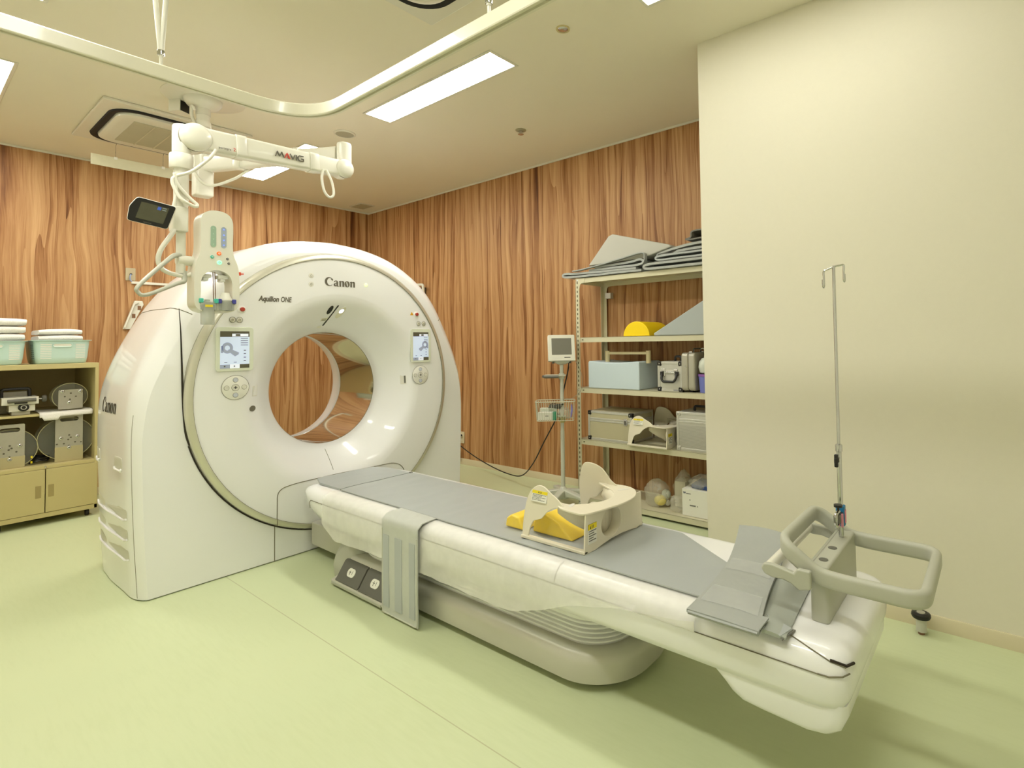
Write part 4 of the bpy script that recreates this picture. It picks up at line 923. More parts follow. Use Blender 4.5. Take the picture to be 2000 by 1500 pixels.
t = thing('injector_screen', 'small black touch screen on a white mount hung beside the injector pipe', 'screen', (.84, 3.41, 2.02))
MB().prism([(a, b) for a, b in rrect(px-.045, px+.022, py-.045, py+.03, .008, 3)], 'z', 1.962, 2.092).build('mount', WPAINT, t, bevel=.006)
F = frame((.802, 3.385, 2.030), Vector((.95, -.24, -.185)), Vector((.13, -.25, 1)))
def fslab(pts, F, a, b, name, m_, parent, **k): return MB().loft([[F @ Vector((p[0], p[1], a)) for p in pts], [F @ Vector((p[0], p[1], b)) for p in pts]]).build(name, m_, parent, **k)
out = fillet([(-.086, -.060, 0), (.070, -.060, 0), (.084, .060, 0), (-.068, .062, 0), (-.090, .010, 0)], .012, 4, closed=True)
o1 = fslab([(p.x*1.03, p.y*1.03) for p in out], F, -.030, -.002, 'rear_shell', WPAINT, t, bevel=.004)
o2 = fslab([(p.x, p.y) for p in out], F, -.002, .004, 'bezel', BLACK, t, bevel=.002)
o3 = fslab([(-.058, -.040), (.050, -.040), (.058, .044), (-.050, .044)], F, .003, .0055, 'display', mat('dim_display', (86, 84, 66), .15, var=.15, scale=20), t)
fslab([(.014, .024), (.028, .024), (.030, .040), (.016, .040)], F, .005, .0062, 'blue_key', mat('screen_blue', (60, 90, 180), .3, emit=.3), o3)
for i, y in enumerate((.026, .036)): fslab([(.033, y), (.050, y), (.050, y+.004), (.033, y+.004)], F, .005, .0062, 'readout', mat('screen_text', (130, 140, 140), .3, emit=.1), o3)
text('nemoto', .010, F @ Matrix.Translation((-.026, -.054, .0042)), mat('screen_lettering', (110, 106, 96), .5), o2, 'maker_lettering')

t = thing('contrast_injector', 'white twin contrast injector head hanging in front of the scanner ring', 'injector', (1.085, 3.44, 1.8))
IY0, IY1 = 3.375, 3.49
ix = 1.078
ol = spline([(ix-.075, 1.99, 0), (ix-.072, 2.05, 0), (ix-.045, 2.083, 0), (ix, 2.093, 0), (ix+.045, 2.083, 0), (ix+.070, 2.05, 0), (ix+.074, 1.99, 0), (ix+.073, 1.91, 0), (ix+.078, 1.855, 0), (ix+.097, 1.80, 0), (ix+.104, 1.74, 0), (ix+.106, 1.64, 0), (ix+.100, 1.575, 0), (ix+.065, 1.545, 0), (ix, 1.54, 0), (ix-.065, 1.545, 0), (ix-.098, 1.575, 0), (ix-.102, 1.64, 0), (ix-.102, 1.74, 0), (ix-.096, 1.80, 0), (ix-.079, 1.855, 0), (ix-.074, 1.91, 0)], 5, closed=True)
win = fillet([(ix-.074, 1.555, 0), (ix+.072, 1.555, 0), (ix+.072, 1.770, 0), (ix-.074, 1.770, 0)], .045, 7, closed=True)
win = [(p.x, p.y) for p in spline([(ix-.072, 1.558, 0), (ix, 1.556, 0), (ix+.070, 1.558, 0), (ix+.071, 1.65, 0), (ix+.069, 1.715, 0), (ix+.048, 1.752, 0), (ix, 1.770, 0), (ix-.048, 1.752, 0), (ix-.071, 1.715, 0), (ix-.073, 1.65, 0)], 5, closed=True)]
plate_with_hole([(p.x, p.y) for p in ol], win, 'y', IY0, IY1, 110).build('housing', WPAINT, t, bevel=.012, seg=4, smooth=50)
MB().cyl((ix-.09, 3.445, 1.815), (px-.018, 3.44, 1.815), .026, 24).build('mount_arm', WPAINT, t)
for x, m_, g_ in ((ix-.019, GREENPAD, GREENLED), (ix+.029, BLUEPAD, BLUEGLOW)):
    o = MB().prism(rrect(x-.0125, x+.0125, 1.893, 2.008, .0122, 6), 'y', IY0-.002, IY0+.004).build('key_strip', m_, t)
    gm = g_ if m_ is BLUEPAD else mat('pale_key_symbol', (176, 206, 180), .5)
    for k, zz_ in enumerate((1.995, 1.965, 1.935, 1.908)):
        c_ = .0045
        F = frame((x, IY0-.0022, zz_), (1, 0, 0), (0, 0, 1)); s_ = 1 if k < 2 else -1
        fslab([(-c_, -c_*.8*s_), (c_, -c_*.8*s_), (0, c_*s_)], F, -.001, .0008, 'key_symbol', gm, o)
for x, z, r_, m_ in ((ix+.007, 1.861, .0105, ORANGE), (ix+.009, 1.812, .0115, GREENLED), (ix-.024, 1.839, .0085, TEAL), (ix+.047, 1.836, .006, BLACK), (ix+.053, 1.811, .006, BLACK)):
    o = MB().lathe([(r_, .003), (r_, -.003), (r_*.8, -.005), (.0003, -.005)], (x, IY0, z), (0, 1, 0), 20).build('button', m_, t)
    MB().lathe([(r_*.45, -.004), (r_*.45, -.0058), (r_*.25, -.0058), (r_*.25, -.004)], (x, IY0, z), (0, 1, 0), 14).build('button_symbol', LABEL if m_ is not GREENLED else GREENPAD, o)
for x in (ix-.003, ix+.006): MB().cyl((x, 3.43, 1.765), (x+.004, 3.43, 1.595), .0022, 8).build('guide_rod', mat('brown_steel', (150, 120, 96), .25, metal=.8), t)
for x in (ix-.042, ix+.036):
    MB().box(x-.024, x+.024, 3.40, 3.46, 1.728, 1.748).box(x-.012, x+.012, 3.405, 3.455, 1.712, 1.730).build('plunger_drive', WHITE2, t, bevel=.004)
for x, z0, m_ in ((ix-.040, 1.475, TEAL), (ix+.043, 1.552, NAVY)):
    MB().lathe([(.030, 0), (.031, .004), (.031, .10 if m_ is TEAL else .05), (.031, .105 if m_ is TEAL else .055)], (x, 3.385, z0), seg=24).build('syringe_barrel', CLEAR, t)
    MB().box(x-.036, x+.036, 3.365, 3.42, 1.553, 1.600).build('syringe_holder', CLEAR, t, bevel=.004)
    MB().cyl((x, 3.395, 1.56), (x, 3.395, 1.61 if m_ is TEAL else 1.64), .013 if m_ is TEAL else .022, 16).build('plunger', WPAINT if m_ is NAVY else GREYP, t)
    if m_ is NAVY: MB().lathe([(.032, 1.598), (.033, 1.60), (.033, 1.615), (.022, 1.635), (.020, 1.65), (.0005, 1.652)], (x, 3.39, 0), seg=24).build('plunger_cap', WPAINT, t)
    for s_ in (-1, 1): MB().obox((x+s_*.034, 3.372, 1.602), (.009, 0, 0), (0, .014, 0), (0, 0, .012)).build('syringe_clip', m_, t, bevel=.004)
MB().box(ix-.060, ix-.026, 3.3535, 3.3545, 1.568, 1.580).build('yellow_mark', YTAG, t)
MB().box(ix-.012, ix+.016, 3.37, 3.43, 1.548, 1.595).build('spacer', GREYP, t, bevel=.003)
MB().obox((ix+.112, 3.40, 1.762), (.008, 0, 0), (0, .006, 0), (0, 0, .009)).tube([(ix+.115, 3.395, 1.764), (ix+.132, 3.39, 1.767)], .0022, 6).tube([(ix+.115, 3.395, 1.758), (ix+.132, 3.39, 1.759)], .0022, 6).build('red_clip', mat('red_orange_clip', (236, 84, 50), .4), t, bevel=.002)

# ================================================================== RACK AND WHAT IT CARRIES
t = thing('storage_rack', 'cream slotted-angle steel rack with five shelves against the right wood wall', 'rack', (3.70, 2.16, 0))
RX0, RX1, RY0, RY1 = 3.511, 3.905, 1.45, 2.867
SH = [.060, .538, .967, 1.388, 1.888]
for x, sx in ((RX0, 1), (RX1, -1)):
    for y, sy in ((RY0, 1), (RY1, -1)):
        z1 = SH[-1]; a, b = .040*sy, .038*sx
        o = MB().box(min(x, x+.0025*sx), max(x, x+.0025*sx), min(y, y+a), max(y, y+a), 0, z1).box(min(x, x+b), max(x, x+b), min(y, y+.0025*sy), max(y, y+.0025*sy), 0, z1).build('post', RACK, t)
        S_ = MB(); k = 0
        zs_ = np.arange(.04, z1-.03, .0375)
        if sx > 0 and sy > 0: continue
        for z in zs_: S_.box(x-.0012*sx, x+.001*sx, y+a*.5-.0042, y+a*.5+.0042, z, z+.019)
        S_.build('slots', mat('slot_shadow', (84, 76, 52), .8), o, smooth=0); 
for i, z in enumerate(SH):
    o = MB().box(RX0+.003, RX1-.003, RY0+.003, RY1-.003, z-.003, z).build('shelf', RACK, t)
    for nm, b in (('front_lip', (RX0+.003, RX0+.006, RY0+.003, RY1-.003)), ('back_lip', (RX1-.006, RX1-.003, RY0+.003, RY1-.003)), ('side_lip', (RX0+.003, RX1-.003, RY1-.006, RY1-.003)), ('side_lip', (RX0+.003, RX1-.003, RY0+.003, RY0+.006))):
        MB().box(b[0], b[1], b[2], b[3], z-.042, z).build(nm, RACK, o, bevel=.001)
    if 0 < i < 4: MB().box(RX0+.0015, RX0+.0035, RY1-.075, RY1-.060, z-.024, z-.016).build('lip_slot', mat('slot_shadow', (84, 76, 52), .8), o)
    MB().lathe([(.007, 0), (.007, .003), (.004, .005), (.0003, .005)], (RX0, RY1-.02, z-.021), (-1, 0, 0), 14).build('bolt', CHROME, o)
for x in (RX0, RX1-.0):
    s_ = 1 if x == RX0 else -1
    MB().prism([(RY1-.04, SH[4]-.002), (RY1-.04, SH[4]-.09), (RY1-.048, SH[4]-.058), (RY1-.062, SH[4]-.045), (RY1-.095, SH[4]-.042), (RY1-.095, SH[4]-.002)], 'x', x+.0005*s_, x+.003*s_).build('corner_gusset', RACK, t)
MB().box(3.86, 3.905, RY1-.115, RY1-.055, SH[4]-.155, SH[4]-.105).build('wall_bracket', STEEL, t, bevel=.002)

Z5, Z4, Z3, Z2, Z1 = SH[4]+.001, SH[3]+.001, SH[2]+.001, SH[1]+.001, SH[0]+.001
# grey mats on the top shelf
def mat_stack(label, path, lo, hi, loc, m_=MATG, wrap=False, amp=.006, seed=0., th=.017):
    t = thing('folded_grey_mat', label, 'protective mat', loc, group='folded grey mats on the rack top')
    ribbon(path, th, lo, hi, 'x', m_, 'fold', t, n=16, amp=amp, seed=seed)
    if wrap: ribbon([(a, b+.0) for a, b in path], th+.006, lo-.004, hi-.02, 'x', WRAPF, 'clear_wrap', t, n=16, amp=amp, seed=seed)
    return t
def fold(pts, n=5): return [(p.x, p.y) for p in spline([(a, b, 0) for a, b in pts], n)]
mat_stack('flat grey mat overhanging the left end of the rack top shelf', fold([(2.20, 1.900), (2.50, 1.902), (2.80, 1.902), (2.96, 1.906), (3.00, 1.918), (2.985, 1.934), (2.93, 1.934), (2.86, 1.928), (2.5, 1.922), (2.25, 1.920)]), 3.50, 3.86, (3.68, 2.6, Z5), seed=1, amp=.004)
mat_stack('grey mat folded double under the wedge pillow on the rack top', fold([(2.72, 1.945), (2.45, 1.944), (2.24, 1.945), (2.19, 1.962), (2.215, 1.985), (2.30, 1.975), (2.45, 1.968), (2.66, 1.964)]), 3.51, 3.85, (3.68, 2.45, 1.93), MATG, seed=2, amp=.003)
mat_stack('grey mat with a sharp crease leaning at the middle of the rack top', fold([(2.172, 1.952), (2.162, 1.99), (2.19, 2.032), (2.40, 2.003), (2.75, 1.958), (2.88, 1.950)]), 3.482, 3.522, (3.6, 2.5, 1.9), MATG, seed=6, amp=.003, th=.008)
mat_stack('lowest shiny grey mat of the right hand pile on the rack top', fold([(1.50, 1.900), (1.9, 1.900), (2.12, 1.901), (2.17, 1.915), (2.15, 1.932), (2.05, 1.937), (1.8, 1.938), (1.50, 1.940)]), 3.49, 3.87, (3.68, 1.85, Z5), MATG, True, seed=3, amp=.003)
mat_stack('pale grey mat in the middle of the right hand pile on the rack top', fold([(1.50, 1.963), (1.8, 1.962), (2.02, 1.961), (2.07, 1.975), (2.03, 1.990), (1.8, 1.994), (1.5, 1.998)]), 3.50, 3.86, (3.68, 1.8, 1.95), MATT, seed=4, amp=.003, th=.014)
mat_stack('wrinkled plastic-wrapped mat near the top of the right hand pile', fold([(1.50, 2.020), (1.75, 2.020), (1.93, 2.014), (2.07, 1.998), (1.95, 2.032), (1.80, 2.052), (1.5, 2.062)]), 3.52, 3.85, (3.68, 1.8, 2.0), MATG, True, seed=5, amp=.004)
mat_stack('dark curled grey mat on the very top of the right hand pile', fold([(1.5, 2.094), (1.68, 2.092), (1.80, 2.088), (1.83, 2.094), (1.79, 2.104), (1.785, 2.13), (1.77, 2.146), (1.70, 2.150), (1.5, 2.147)]), 3.53, 3.84, (3.68, 1.68, 2.08), MATD, seed=8, amp=.003, th=.010)
t = thing('wedge_pillow', 'pale grey wedge pillow lying on mats on the rack top shelf', 'pillow', (3.68, 2.35, 1.98))
MB().prism([(2.74, 1.985), (2.73, 2.0), (2.53, 2.21), (2.49, 2.222), (1.97, 2.075), (1.95, 2.055), (2.20, 1.995)], 'x', 3.53, 3.86).build('cushion', mat('warm_grey_vinyl', (186, 184, 172), .5, var=.04), t, bevel=.012, seg=3)
# shelf four: half roll and wedge
t = thing('half_roll_cushion', 'yellow half-round roll cushion on the second shelf from the top', 'cushion', (3.69, 2.28, Z4))
hr = [(2.28+.122*math.cos(RAD(a)), Z4+.116*math.sin(RAD(a))) for a in range(0, 181, 9)]
MB().prism(hr, 'x', 3.535, 3.86).build('cushion', YEL, t, bevel=.006, seg=3)
t = thing('wedge_cushion', 'blue-grey wedge cushion beside the yellow half roll on the rack', 'cushion', (3.69, 1.8, Z4))
MB().prism([(2.115, Z4), (2.120, Z4+.018), (2.09, Z4+.034), (1.56, Z4+.325), (1.53, Z4+.325), (1.50, Z4+.30), (1.50, Z4)], 'x', 3.53, 3.86).build('cushion', WEDGE, t, bevel=.008, seg=3)
# shelf three
t = thing('padded_block', 'pale blue padded block with a cream bar handle on the middle rack shelf', 'padded block', (3.68, 2.47, Z3))
LL = []
for k in range(9):
    v = k/8; x = 3.525+.33*v
    LL.append([(x, 2.252, Z3), (x, 2.252, Z3+.212), (x, 2.262, Z3+.224)]+[(x, 2.262+(2.745-2.262)*i/8, Z3+.224-.014*math.sin(PI*i/8)) for i in range(1, 8)]+[(x, 2.745, Z3+.224), (x, 2.755, Z3+.212), (x, 2.755, Z3)])
MB().loft(LL).build('block', PBLUE, t, bevel=.010, seg=3)
for y in (2.635, 2.235): MB().cyl((3.64, y, Z3+.205), (3.64, y, Z3+.305), .020, 18).build('handle_post', HANDLE, t)
MB().cyl((3.64, 2.635, Z3+.285), (3.64, 2.235, Z3+.285), .011, 14).build('handle_bar', HANDLE, t)
def flight_case(label, loc, y0, y1, x0, x1, z0, z1, lidf, body, grooves=False, front_handle=False, latches=(), top_handle=False, group='aluminium cases on the rack'):
    t = thing('aluminium_case', label, 'case', loc, group=group)
    MB().box(x0+.003, x1-.003, y0+.003, y1-.003, z0+.002, z1-.002).build('shell', body, t, bevel=.004)
    zl = z0+(z1-z0)*lidf; w_ = .020
    MB().box(x0+w_, x1-w_, y0+w_, y1-w_, z1-.003, z1-.0005).build('lid_panel', body, t)
    for n_, a, b in (('lid_frame', z1-w_, z1-.0015), ('lid_frame', zl+.001, zl+w_*.8), ('body_frame', zl-w_*.8, zl-.001), ('base_frame', z0, z0+w_)):
        MB().box(x0, x1, y0, y1, a, b).build(n_, STEEL, t, bevel=.003)
    for y in (y0-.0008, y1-w_+.0008):
        for x in (x0-.0008, x1-w_+.0008): MB().box(x, x+w_, y, y+w_, z0, z1-.001).build('corner_post', STEEL, t, bevel=.003)
    for y, s_ in ((y0, 1), (y1, -1)):
        for z, q in ((z0, 1), (z1, -1)):
            o = MB().box(x0-.003, x0+.032, min(y-.003*s_, y+.034*s_), max(y-.003*s_, y+.034*s_), min(z-.001*q, z+.034*q), max(z-.0*q, z+.034*q)).build('corner_guard', BLACK if not grooves else STEEL, t, bevel=.007, seg=3)
            MB().lathe([(.005, 0), (.005, .003), (.0003, .004)], (x0-.003, y+.017*s_, z+.017*q), (-1, 0, 0), 10).build('rivet', CHROME, o)
    if grooves:
        for k in range(int((zl-z0-.05)/.009)): MB().box(x0+.0015, x0+.003, y0+.02, y1-.02, z0+.03+k*.009, z0+.0325+k*.009).build('groove', mat('groove_line', (170, 168, 158), .5, metal=.3), t)
    for yl in latches:
        o = MB().box(x0-.006, x0+.003, yl-.016, yl+.016, zl-.030, zl+.026).build('latch', CHROME, t, bevel=.003)
        MB().box(x0-.008, x0-.005, yl-.009, yl+.009, zl-.022, zl+.010).build('latch_tongue', DGREY, o, bevel=.002)
    if front_handle:
        yc = (y0+y1)/2; zh = z0+(z1-z0)*.33
        MB().tube(fillet([(x0-.006, yc-.062, zh+.058), (x0-.022, yc-.060, zh+.02), (x0-.026, yc-.045, zh), (x0-.026, yc+.045, zh), (x0-.022, yc+.060, zh+.02), (x0-.006, yc+.062, zh+.058)], .02, 5), .0095, 10).build('carry_handle', BLACK, t)
        for s_ in (-1, 1): MB().box(x0-.014, x0+.001, yc+s_*.064-.012, yc+s_*.064+.012, zh+.045, zh+.075).build('handle_mount', BLACK, t, bevel=.003)
        MB().box(x0-.005, x0+.001, yc-.042, yc+.042, zh+.062, zh+.072).build('hinge_strip', CHROME, t, bevel=.002)
        MB().box(x0-.0015, x0+.001, y0+.035, y0+.075, z0+.005, z0+.016).build('maker_plate', mat('plate_grey', (150, 148, 150), .5), t)
    if top_handle: MB().tube(fillet([(x0+.10, y0+.06, z1), (x0+.10, y0+.06, z1+.035), (x0+.10, y1-.10, z1+.035), (x0+.10, y1-.10, z1)], .015, 4), .009, 8).build('carry_handle', BLACK, t)
    return t
flight_case('small aluminium case with black handle and corners beside the pale blue block', (3.66, 1.985, Z3), 1.882, 2.092, 3.535, 3.80, Z3, Z3+.225, .64, STEEL, False, True, (1.935, 2.04), True)
t = thing('briefcase', 'silver hard briefcase standing on edge between the small case and the blue tub', 'case', (3.68, 1.825, Z3))
for y0, y1, nm in ((1.776, 1.829, 'lid_half'), (1.830, 1.886, 'base_half')):
    MB().prism([(p[0], p[1]) for p in rrect(3.525, 3.86, Z3+.012, Z3+.290, .028, 5)], 'y', y0, y1).build(nm, mat('silver_abs', (176, 172, 156), .4, metal=.25), t, bevel=.012, seg=4)
MB().lathe([(.006, 0), (.006, .004), (.0003, .005)], (3.524, 1.845, Z3+.19), (-1, 0, 0), 12).build('lock_button', CHROME, t)
for x in (3.57, 3.80): MB().box(x, x+.02, 1.815, 1.843, Z3, Z3+.013).build('foot', BLACK, t, bevel=.003)
for x in (3.58, 3.78): MB().box(x-.012, x+.012, 1.815, 1.843, Z3+.289, Z3+.299).build('latch', CHROME, t, bevel=.003)
MB().tube(fillet([(3.62, 1.828, Z3+.29), (3.62, 1.828, Z3+.318), (3.74, 1.828, Z3+.318), (3.74, 1.828, Z3+.29)], .012, 4), .006, 8).build('carry_handle', DGREY, t)
t = thing('tub', 'small purple-blue tub at the right end of the middle rack shelf', 'tub', (3.60, 1.68, Z3))
MB().lathe([(.045, 0), (.048, .002), (.056, .118), (.054, .118), (.046, .004), (.0005, .004)], (3.585, 1.712, Z3), seg=32).build('pot', PURPLE, t)
MB().lathe([(.056, .118), (.060, .119), (.060, .134), (.055, .135), (.054, .118)], (3.585, 1.712, Z3), seg=32).build('rim', PURPLED, t)
t = thing('milky_bottle', 'milky round plastic bottle resting on the purple-blue tub', 'bottle', (3.585, 1.712, Z3+.136))
MB().lathe([(.02, .0), (.045, .012), (.056, .05), (.050, .09), (.030, .115), (.014, .12), (.014, .135), (.0004, .136)], (3.585, 1.712, Z3+.134), seg=28).build('flask', GLOBE, t)
MB().tube(spline([(3.585, 1.712, Z3+.262), (3.59, 1.70, Z3+.29), (3.60, 1.74, Z3+.32), (3.62, 1.77, Z3+.315)], 5), .003, 6).build('thin_hose', GLOBE, t)
# shelf two
flight_case('large aluminium case with black corners at the left of the fourth shelf', (3.68, 2.545, Z2), 2.335, 2.772, 3.535, 3.86, Z2, Z2+.240, .70, mat('case_panel', (190, 182, 150), .5, metal=.1), False, False, (2.395,), False)
flight_case('ribbed aluminium case at the right of the fourth shelf by the wall edge', (3.68, 1.73, Z2), 1.50, 1.938, 3.535, 3.86, Z2, Z2+.285, .77, STEEL, True, False, (), True)
# bottom shelf
t = thing('bag_bundle', 'clear plastic bag of yellow and white parts on the bottom shelf left', 'plastic bag', (3.66, 2.17, Z1))
def bag(c, rx, ry, rz, seed, parent, name='bag_film', z0=Z1):
    loops = []; R = 14; S2 = 26
    for i in range(R+1):
        tt = PI*i/R; tt = min(max(tt, .03), PI-.03); row = []
        for k in range(S2):
            a = 2*PI*k/S2; d = Vector((math.sin(tt)*math.cos(a), math.sin(tt)*math.sin(a), -math.cos(tt)))
            f = 1+.20*noise.noise(d*2.2+Vector((seed, 0, 0)))+.09*noise.noise(d*6+Vector((0, seed, 0)))
            row.append((c[0]+rx*d.x*f, c[1]+ry*d.y*f, max(z0+.001, c[2]+rz*d.z*f)))
        loops.append(row)
    return MB().loft(loops).build(name, BAGF, parent, smooth=25)
bag((3.66, 2.19, Z1+.085), .10, .10, .115, 3.1, t)
MB().sphere((3.63, 2.145, Z1+.052), .045, 16, 8, (1, 1.1, .9)).build('yellow_part', mat('pale_yellow', (232, 216, 130), .4), t)
MB().sphere((3.67, 2.115, Z1+.095), .036, 16, 8).build('white_part', GLOBE, t)
MB().cyl((3.68, 2.20, Z1+.045), (3.66, 2.09, Z1+.03), .022, 14).build('white_tube', WPAINT, t)
t = thing('bagged_boxes', 'cream boxes in a clear plastic bag in the middle of the bottom shelf', 'plastic bag', (3.72, 1.99, Z1))
MB().box(3.68, 3.80, 1.955, 2.045, Z1+.012, Z1+.205).build('cream_box', mat('cream_card', (222, 214, 186), .6), t, bevel=.003)
MB().box(3.69, 3.81, 1.925, 1.952, Z1+.012, Z1+.180).build('cream_box', mat('cream_card', (222, 214, 186), .6), t, bevel=.003)
bag((3.74, 1.998, Z1+.12), .10, .072, .150, 8.2, t)
bag((3.60, 1.985, Z1+.055), .055, .05, .065, 12.7, t)
t = thing('white_carton', 'white printed carton with a blue top on the bottom shelf by the wall edge', 'carton', (3.66, 1.79, Z1))
MB().box(3.555, 3.80, 1.665, 1.915, Z1, Z1+.195).build('carton', LABEL, t, bevel=.003)
MB().prism([(3.57, 1.66), (3.80, 1.66), (3.80, 1.88), (3.60, 1.86)], 'z', Z1+.197, Z1+.225).build('blue_packet', mat('deep_blue_packet', (36, 62, 120), .5), t, bevel=.004)
bag((3.67, 1.80, Z1+.225), .10, .10, .06, 5.5, t, 'loose_film', Z1+.197)
F = frame((3.5545, 1.905, Z1+.160), (0, -1, 0), (0, 0, 1))
text('W', .020, F, mat('print_navy', (50, 56, 90), .6), t, 'print', bold=.001)
for a, b, c, d in ((.024, .062, .0, .006), (.05, .058, -.045, -.037), (.052, .10, -.085, -.075), (.11, .118, -.085, -.077)):
    fslab([(a, c), (b, c), (b, d), (a, d)], F, -.001, .0008, 'print', mat('print_grey', (130, 128, 120), .6), t)

# ================================================================== MONITOR CART
t = thing('monitor_cart', 'grey pole cart on five legs standing by the wood wall left of the rack', 'cart', (3.36, 2.905, 0))
kx, ky = 3.36, 2.905
MB().lathe([(.017, .12), (.017, .62), (.0155, .625), (.0155, 1.185)], (kx, ky, 0), seg=20).build('pole', CART, t)
for z in (.30, .37): MB().lathe([(.0185, z), (.0185, z+.006)], (kx, ky, 0), seg=20).build('pole_ring', CART, t)
MB().lathe([(.052, .075), (.056, .09), (.05, .125), (.030, .150), (.022, .165), (.017, .168)], (kx, ky, 0), seg=28).build('hub', CART, t)
for a in (200, 262, 128, 56, 312):
    d = Vector((math.cos(RAD(a)), math.sin(RAD(a)), 0)); l = .235 if a != 312 else .17
    c = Vector((kx, ky, 0)); s_ = Vector((-d.y, d.x, 0)); loops = []
    for f, zt, zb, wd in ((.02, .150, .085, .030), (.08, .146, .095, .029), (.16, .135, .100, .027), (l-.02, .128, .098, .025), (l+.01, .120, .092, .022), (l+.02, .110, .098, .014)):
        p = c+d*f; loops.append([p+s_*q[0]+Vector((0, 0, q[1])) for q in rrect(-wd, wd, zb, zt, .009, 3)])
    MB().loft(loops).build('leg', CART, t)
    p = c+d*(l-.01)
    o = MB().cyl(p+Vector((0, 0, .05)), p+Vector((0, 0, .10)), .012, 10).build('caster_stem', DGREY, t)
    MB().lathe([(.030, -.013), (.035, -.010), (.035, .010), (.030, .013)], p+Vector((0, 0, .035)), s_, 20).build('caster_wheel', CART, o)
    MB().tube([p+d*.03+Vector((0, 0, .05)), p+Vector((0, 0, .082)), p-d*.03+Vector((0, 0, .06))], .014, 8).build('caster_hood', CART, o)
hd = Vector((-.55, .80, 0)).normalized(); hs = Vector((-hd.y, hd.x, 0)); c = Vector((kx, ky, 1.075))
MB().loft([[c+hd*a+hs*b+Vector((0, 0, z)) for a, b in ((-.035, -.022), (.0, -.045), (.135, -.042), (.150, .0), (.135, .042), (0, .045), (-.035, .022))] for z in (-.004, .008)]).build('handle_tray', CART, t, bevel=.003)
MB().tube([c+hd*a+hs*b+Vector((0, 0, -.006)) for a, b in ((.02, -.046), (.135, -.045), (.152, 0), (.135, .045), (.02, .046))], .0125, 8).build('handle_grip', DGREY, t)
MB().lathe([(.021, -.03), (.024, -.02), (.024, .015), (.020, .02)], c, seg=20).build('handle_boss', CART, t)
# wire basket
B0 = Vector((kx-.03, ky+.045, 0)); bx_ = Vector((.62, -.78, 0)).normalized(); by_ = Vector((.78, .62, 0)).normalized()
def bp(a, b, z): return B0+bx_*a+by_*b+Vector((0, 0, z))
def rim(z, s_=1.): return [bp(p[0]*s_, p[1]*s_, z) for p in rrect(-.160, .160, -.085, .085, .02, 4)]
WB = mat('basket_wire', (206, 204, 184), .35, metal=.3)
MB().tube(rim(.868), .0045, 8, closed=True).build('basket_rim', WB, t)
MB().tube(rim(.715, .93), .0035, 8, closed=True).build('basket_base_rim', WB, t)
R1, R0 = rim(.868), rim(.715, .93)
n_ = 15
for k in range(n_+1):
    a = -.150+.300*k/n_
    for s_ in (-1, 1): MB().tube([bp(a, s_*.085, .868), bp(a*.93, s_*.079, .715)], .0018, 5).build('basket_wire', WB, t)
    MB().tube([bp(a*.93, -.079, .715), bp(a*.93, .079, .715)], .0018, 5).build('basket_wire', WB, t)
for k in range(6):
    b = -.07+.14*k/5
    for s_ in (-1, 1): MB().tube([bp(s_*.160, b, .868), bp(s_*.149, b*.93, .715)], .0018, 5).build('basket_wire', WB, t)
MB().lathe([(.020, .69), (.024, .695), (.024, .735), (.020, .74)], (kx, ky, 0), seg=16).build('basket_clamp', mat('brass_clamp', (190, 178, 120), .35, metal=.5), t)
t = thing('carton', 'small white carton with green end in the cart basket', 'carton', tuple(bp(-.06, -.03, .719)))
c = bp(-.068, -.040, .751); MB().obox(c, bx_*.072, by_*.028, (0, 0, .031)).build('box', LABEL, t, bevel=.002)
MB().obox(c+bx_*.060, bx_*.0125, by_*.0285, (0, 0, .0315)).build('green_end', mat('green_print', (40, 150, 110), .5), t)
MB().obox(c-by_*.0283+Vector((0, 0, .002)), bx_*.012, by_*.0006, (0, 0, .0025)).build('print', INK, t)
t = thing('carton', 'second white carton behind the green-ended one in the cart basket', 'carton', tuple(bp(-.06, .035, .719)))
MB().obox(bp(-.058, .030, .764), bx_*.070, by_*.024, (0, 0, .044)).build('box', mat('pale_green_card', (222, 226, 208), .6), t, bevel=.002)
t = thing('coiled_lead', 'coiled dark monitor leads heaped in the cart basket', 'cable', tuple(bp(.02, 0, .78)))
for k in range(4): MB().tube([bp(-.005+.055*math.cos(RAD(a))+.006*k, -.006+.03*math.sin(RAD(a)), .815+.008*k+.005*math.sin(RAD(a*2+k*60))) for a in range(0, 360, 20)], .0045, 6, closed=True).build('coil', mat('lead_grey', (70, 68, 58), .5), t)
t = thing('clear_pouch', 'crumpled clear pouch at the right of the cart basket', 'pouch', tuple(bp(.08, 0, .719)))
bag(tuple(bp(.068, .0, .765)), .055, .055, .05, 4.4, t, 'pouch_film', .719)
MB().tube([bp(.05+.03*math.cos(RAD(a)), -.02+.02*math.sin(RAD(a)), .745) for a in range(0, 360, 24)], .006, 6, closed=True).build('tube_coil', GLOBE, t)
MB().tube([bp(.125, -.05, .74), bp(.135, -.02, .79), bp(.13, .02, .83)], .007, 8).build('blue_tube', mat('violet_tube', (120, 116, 190), .5), t)

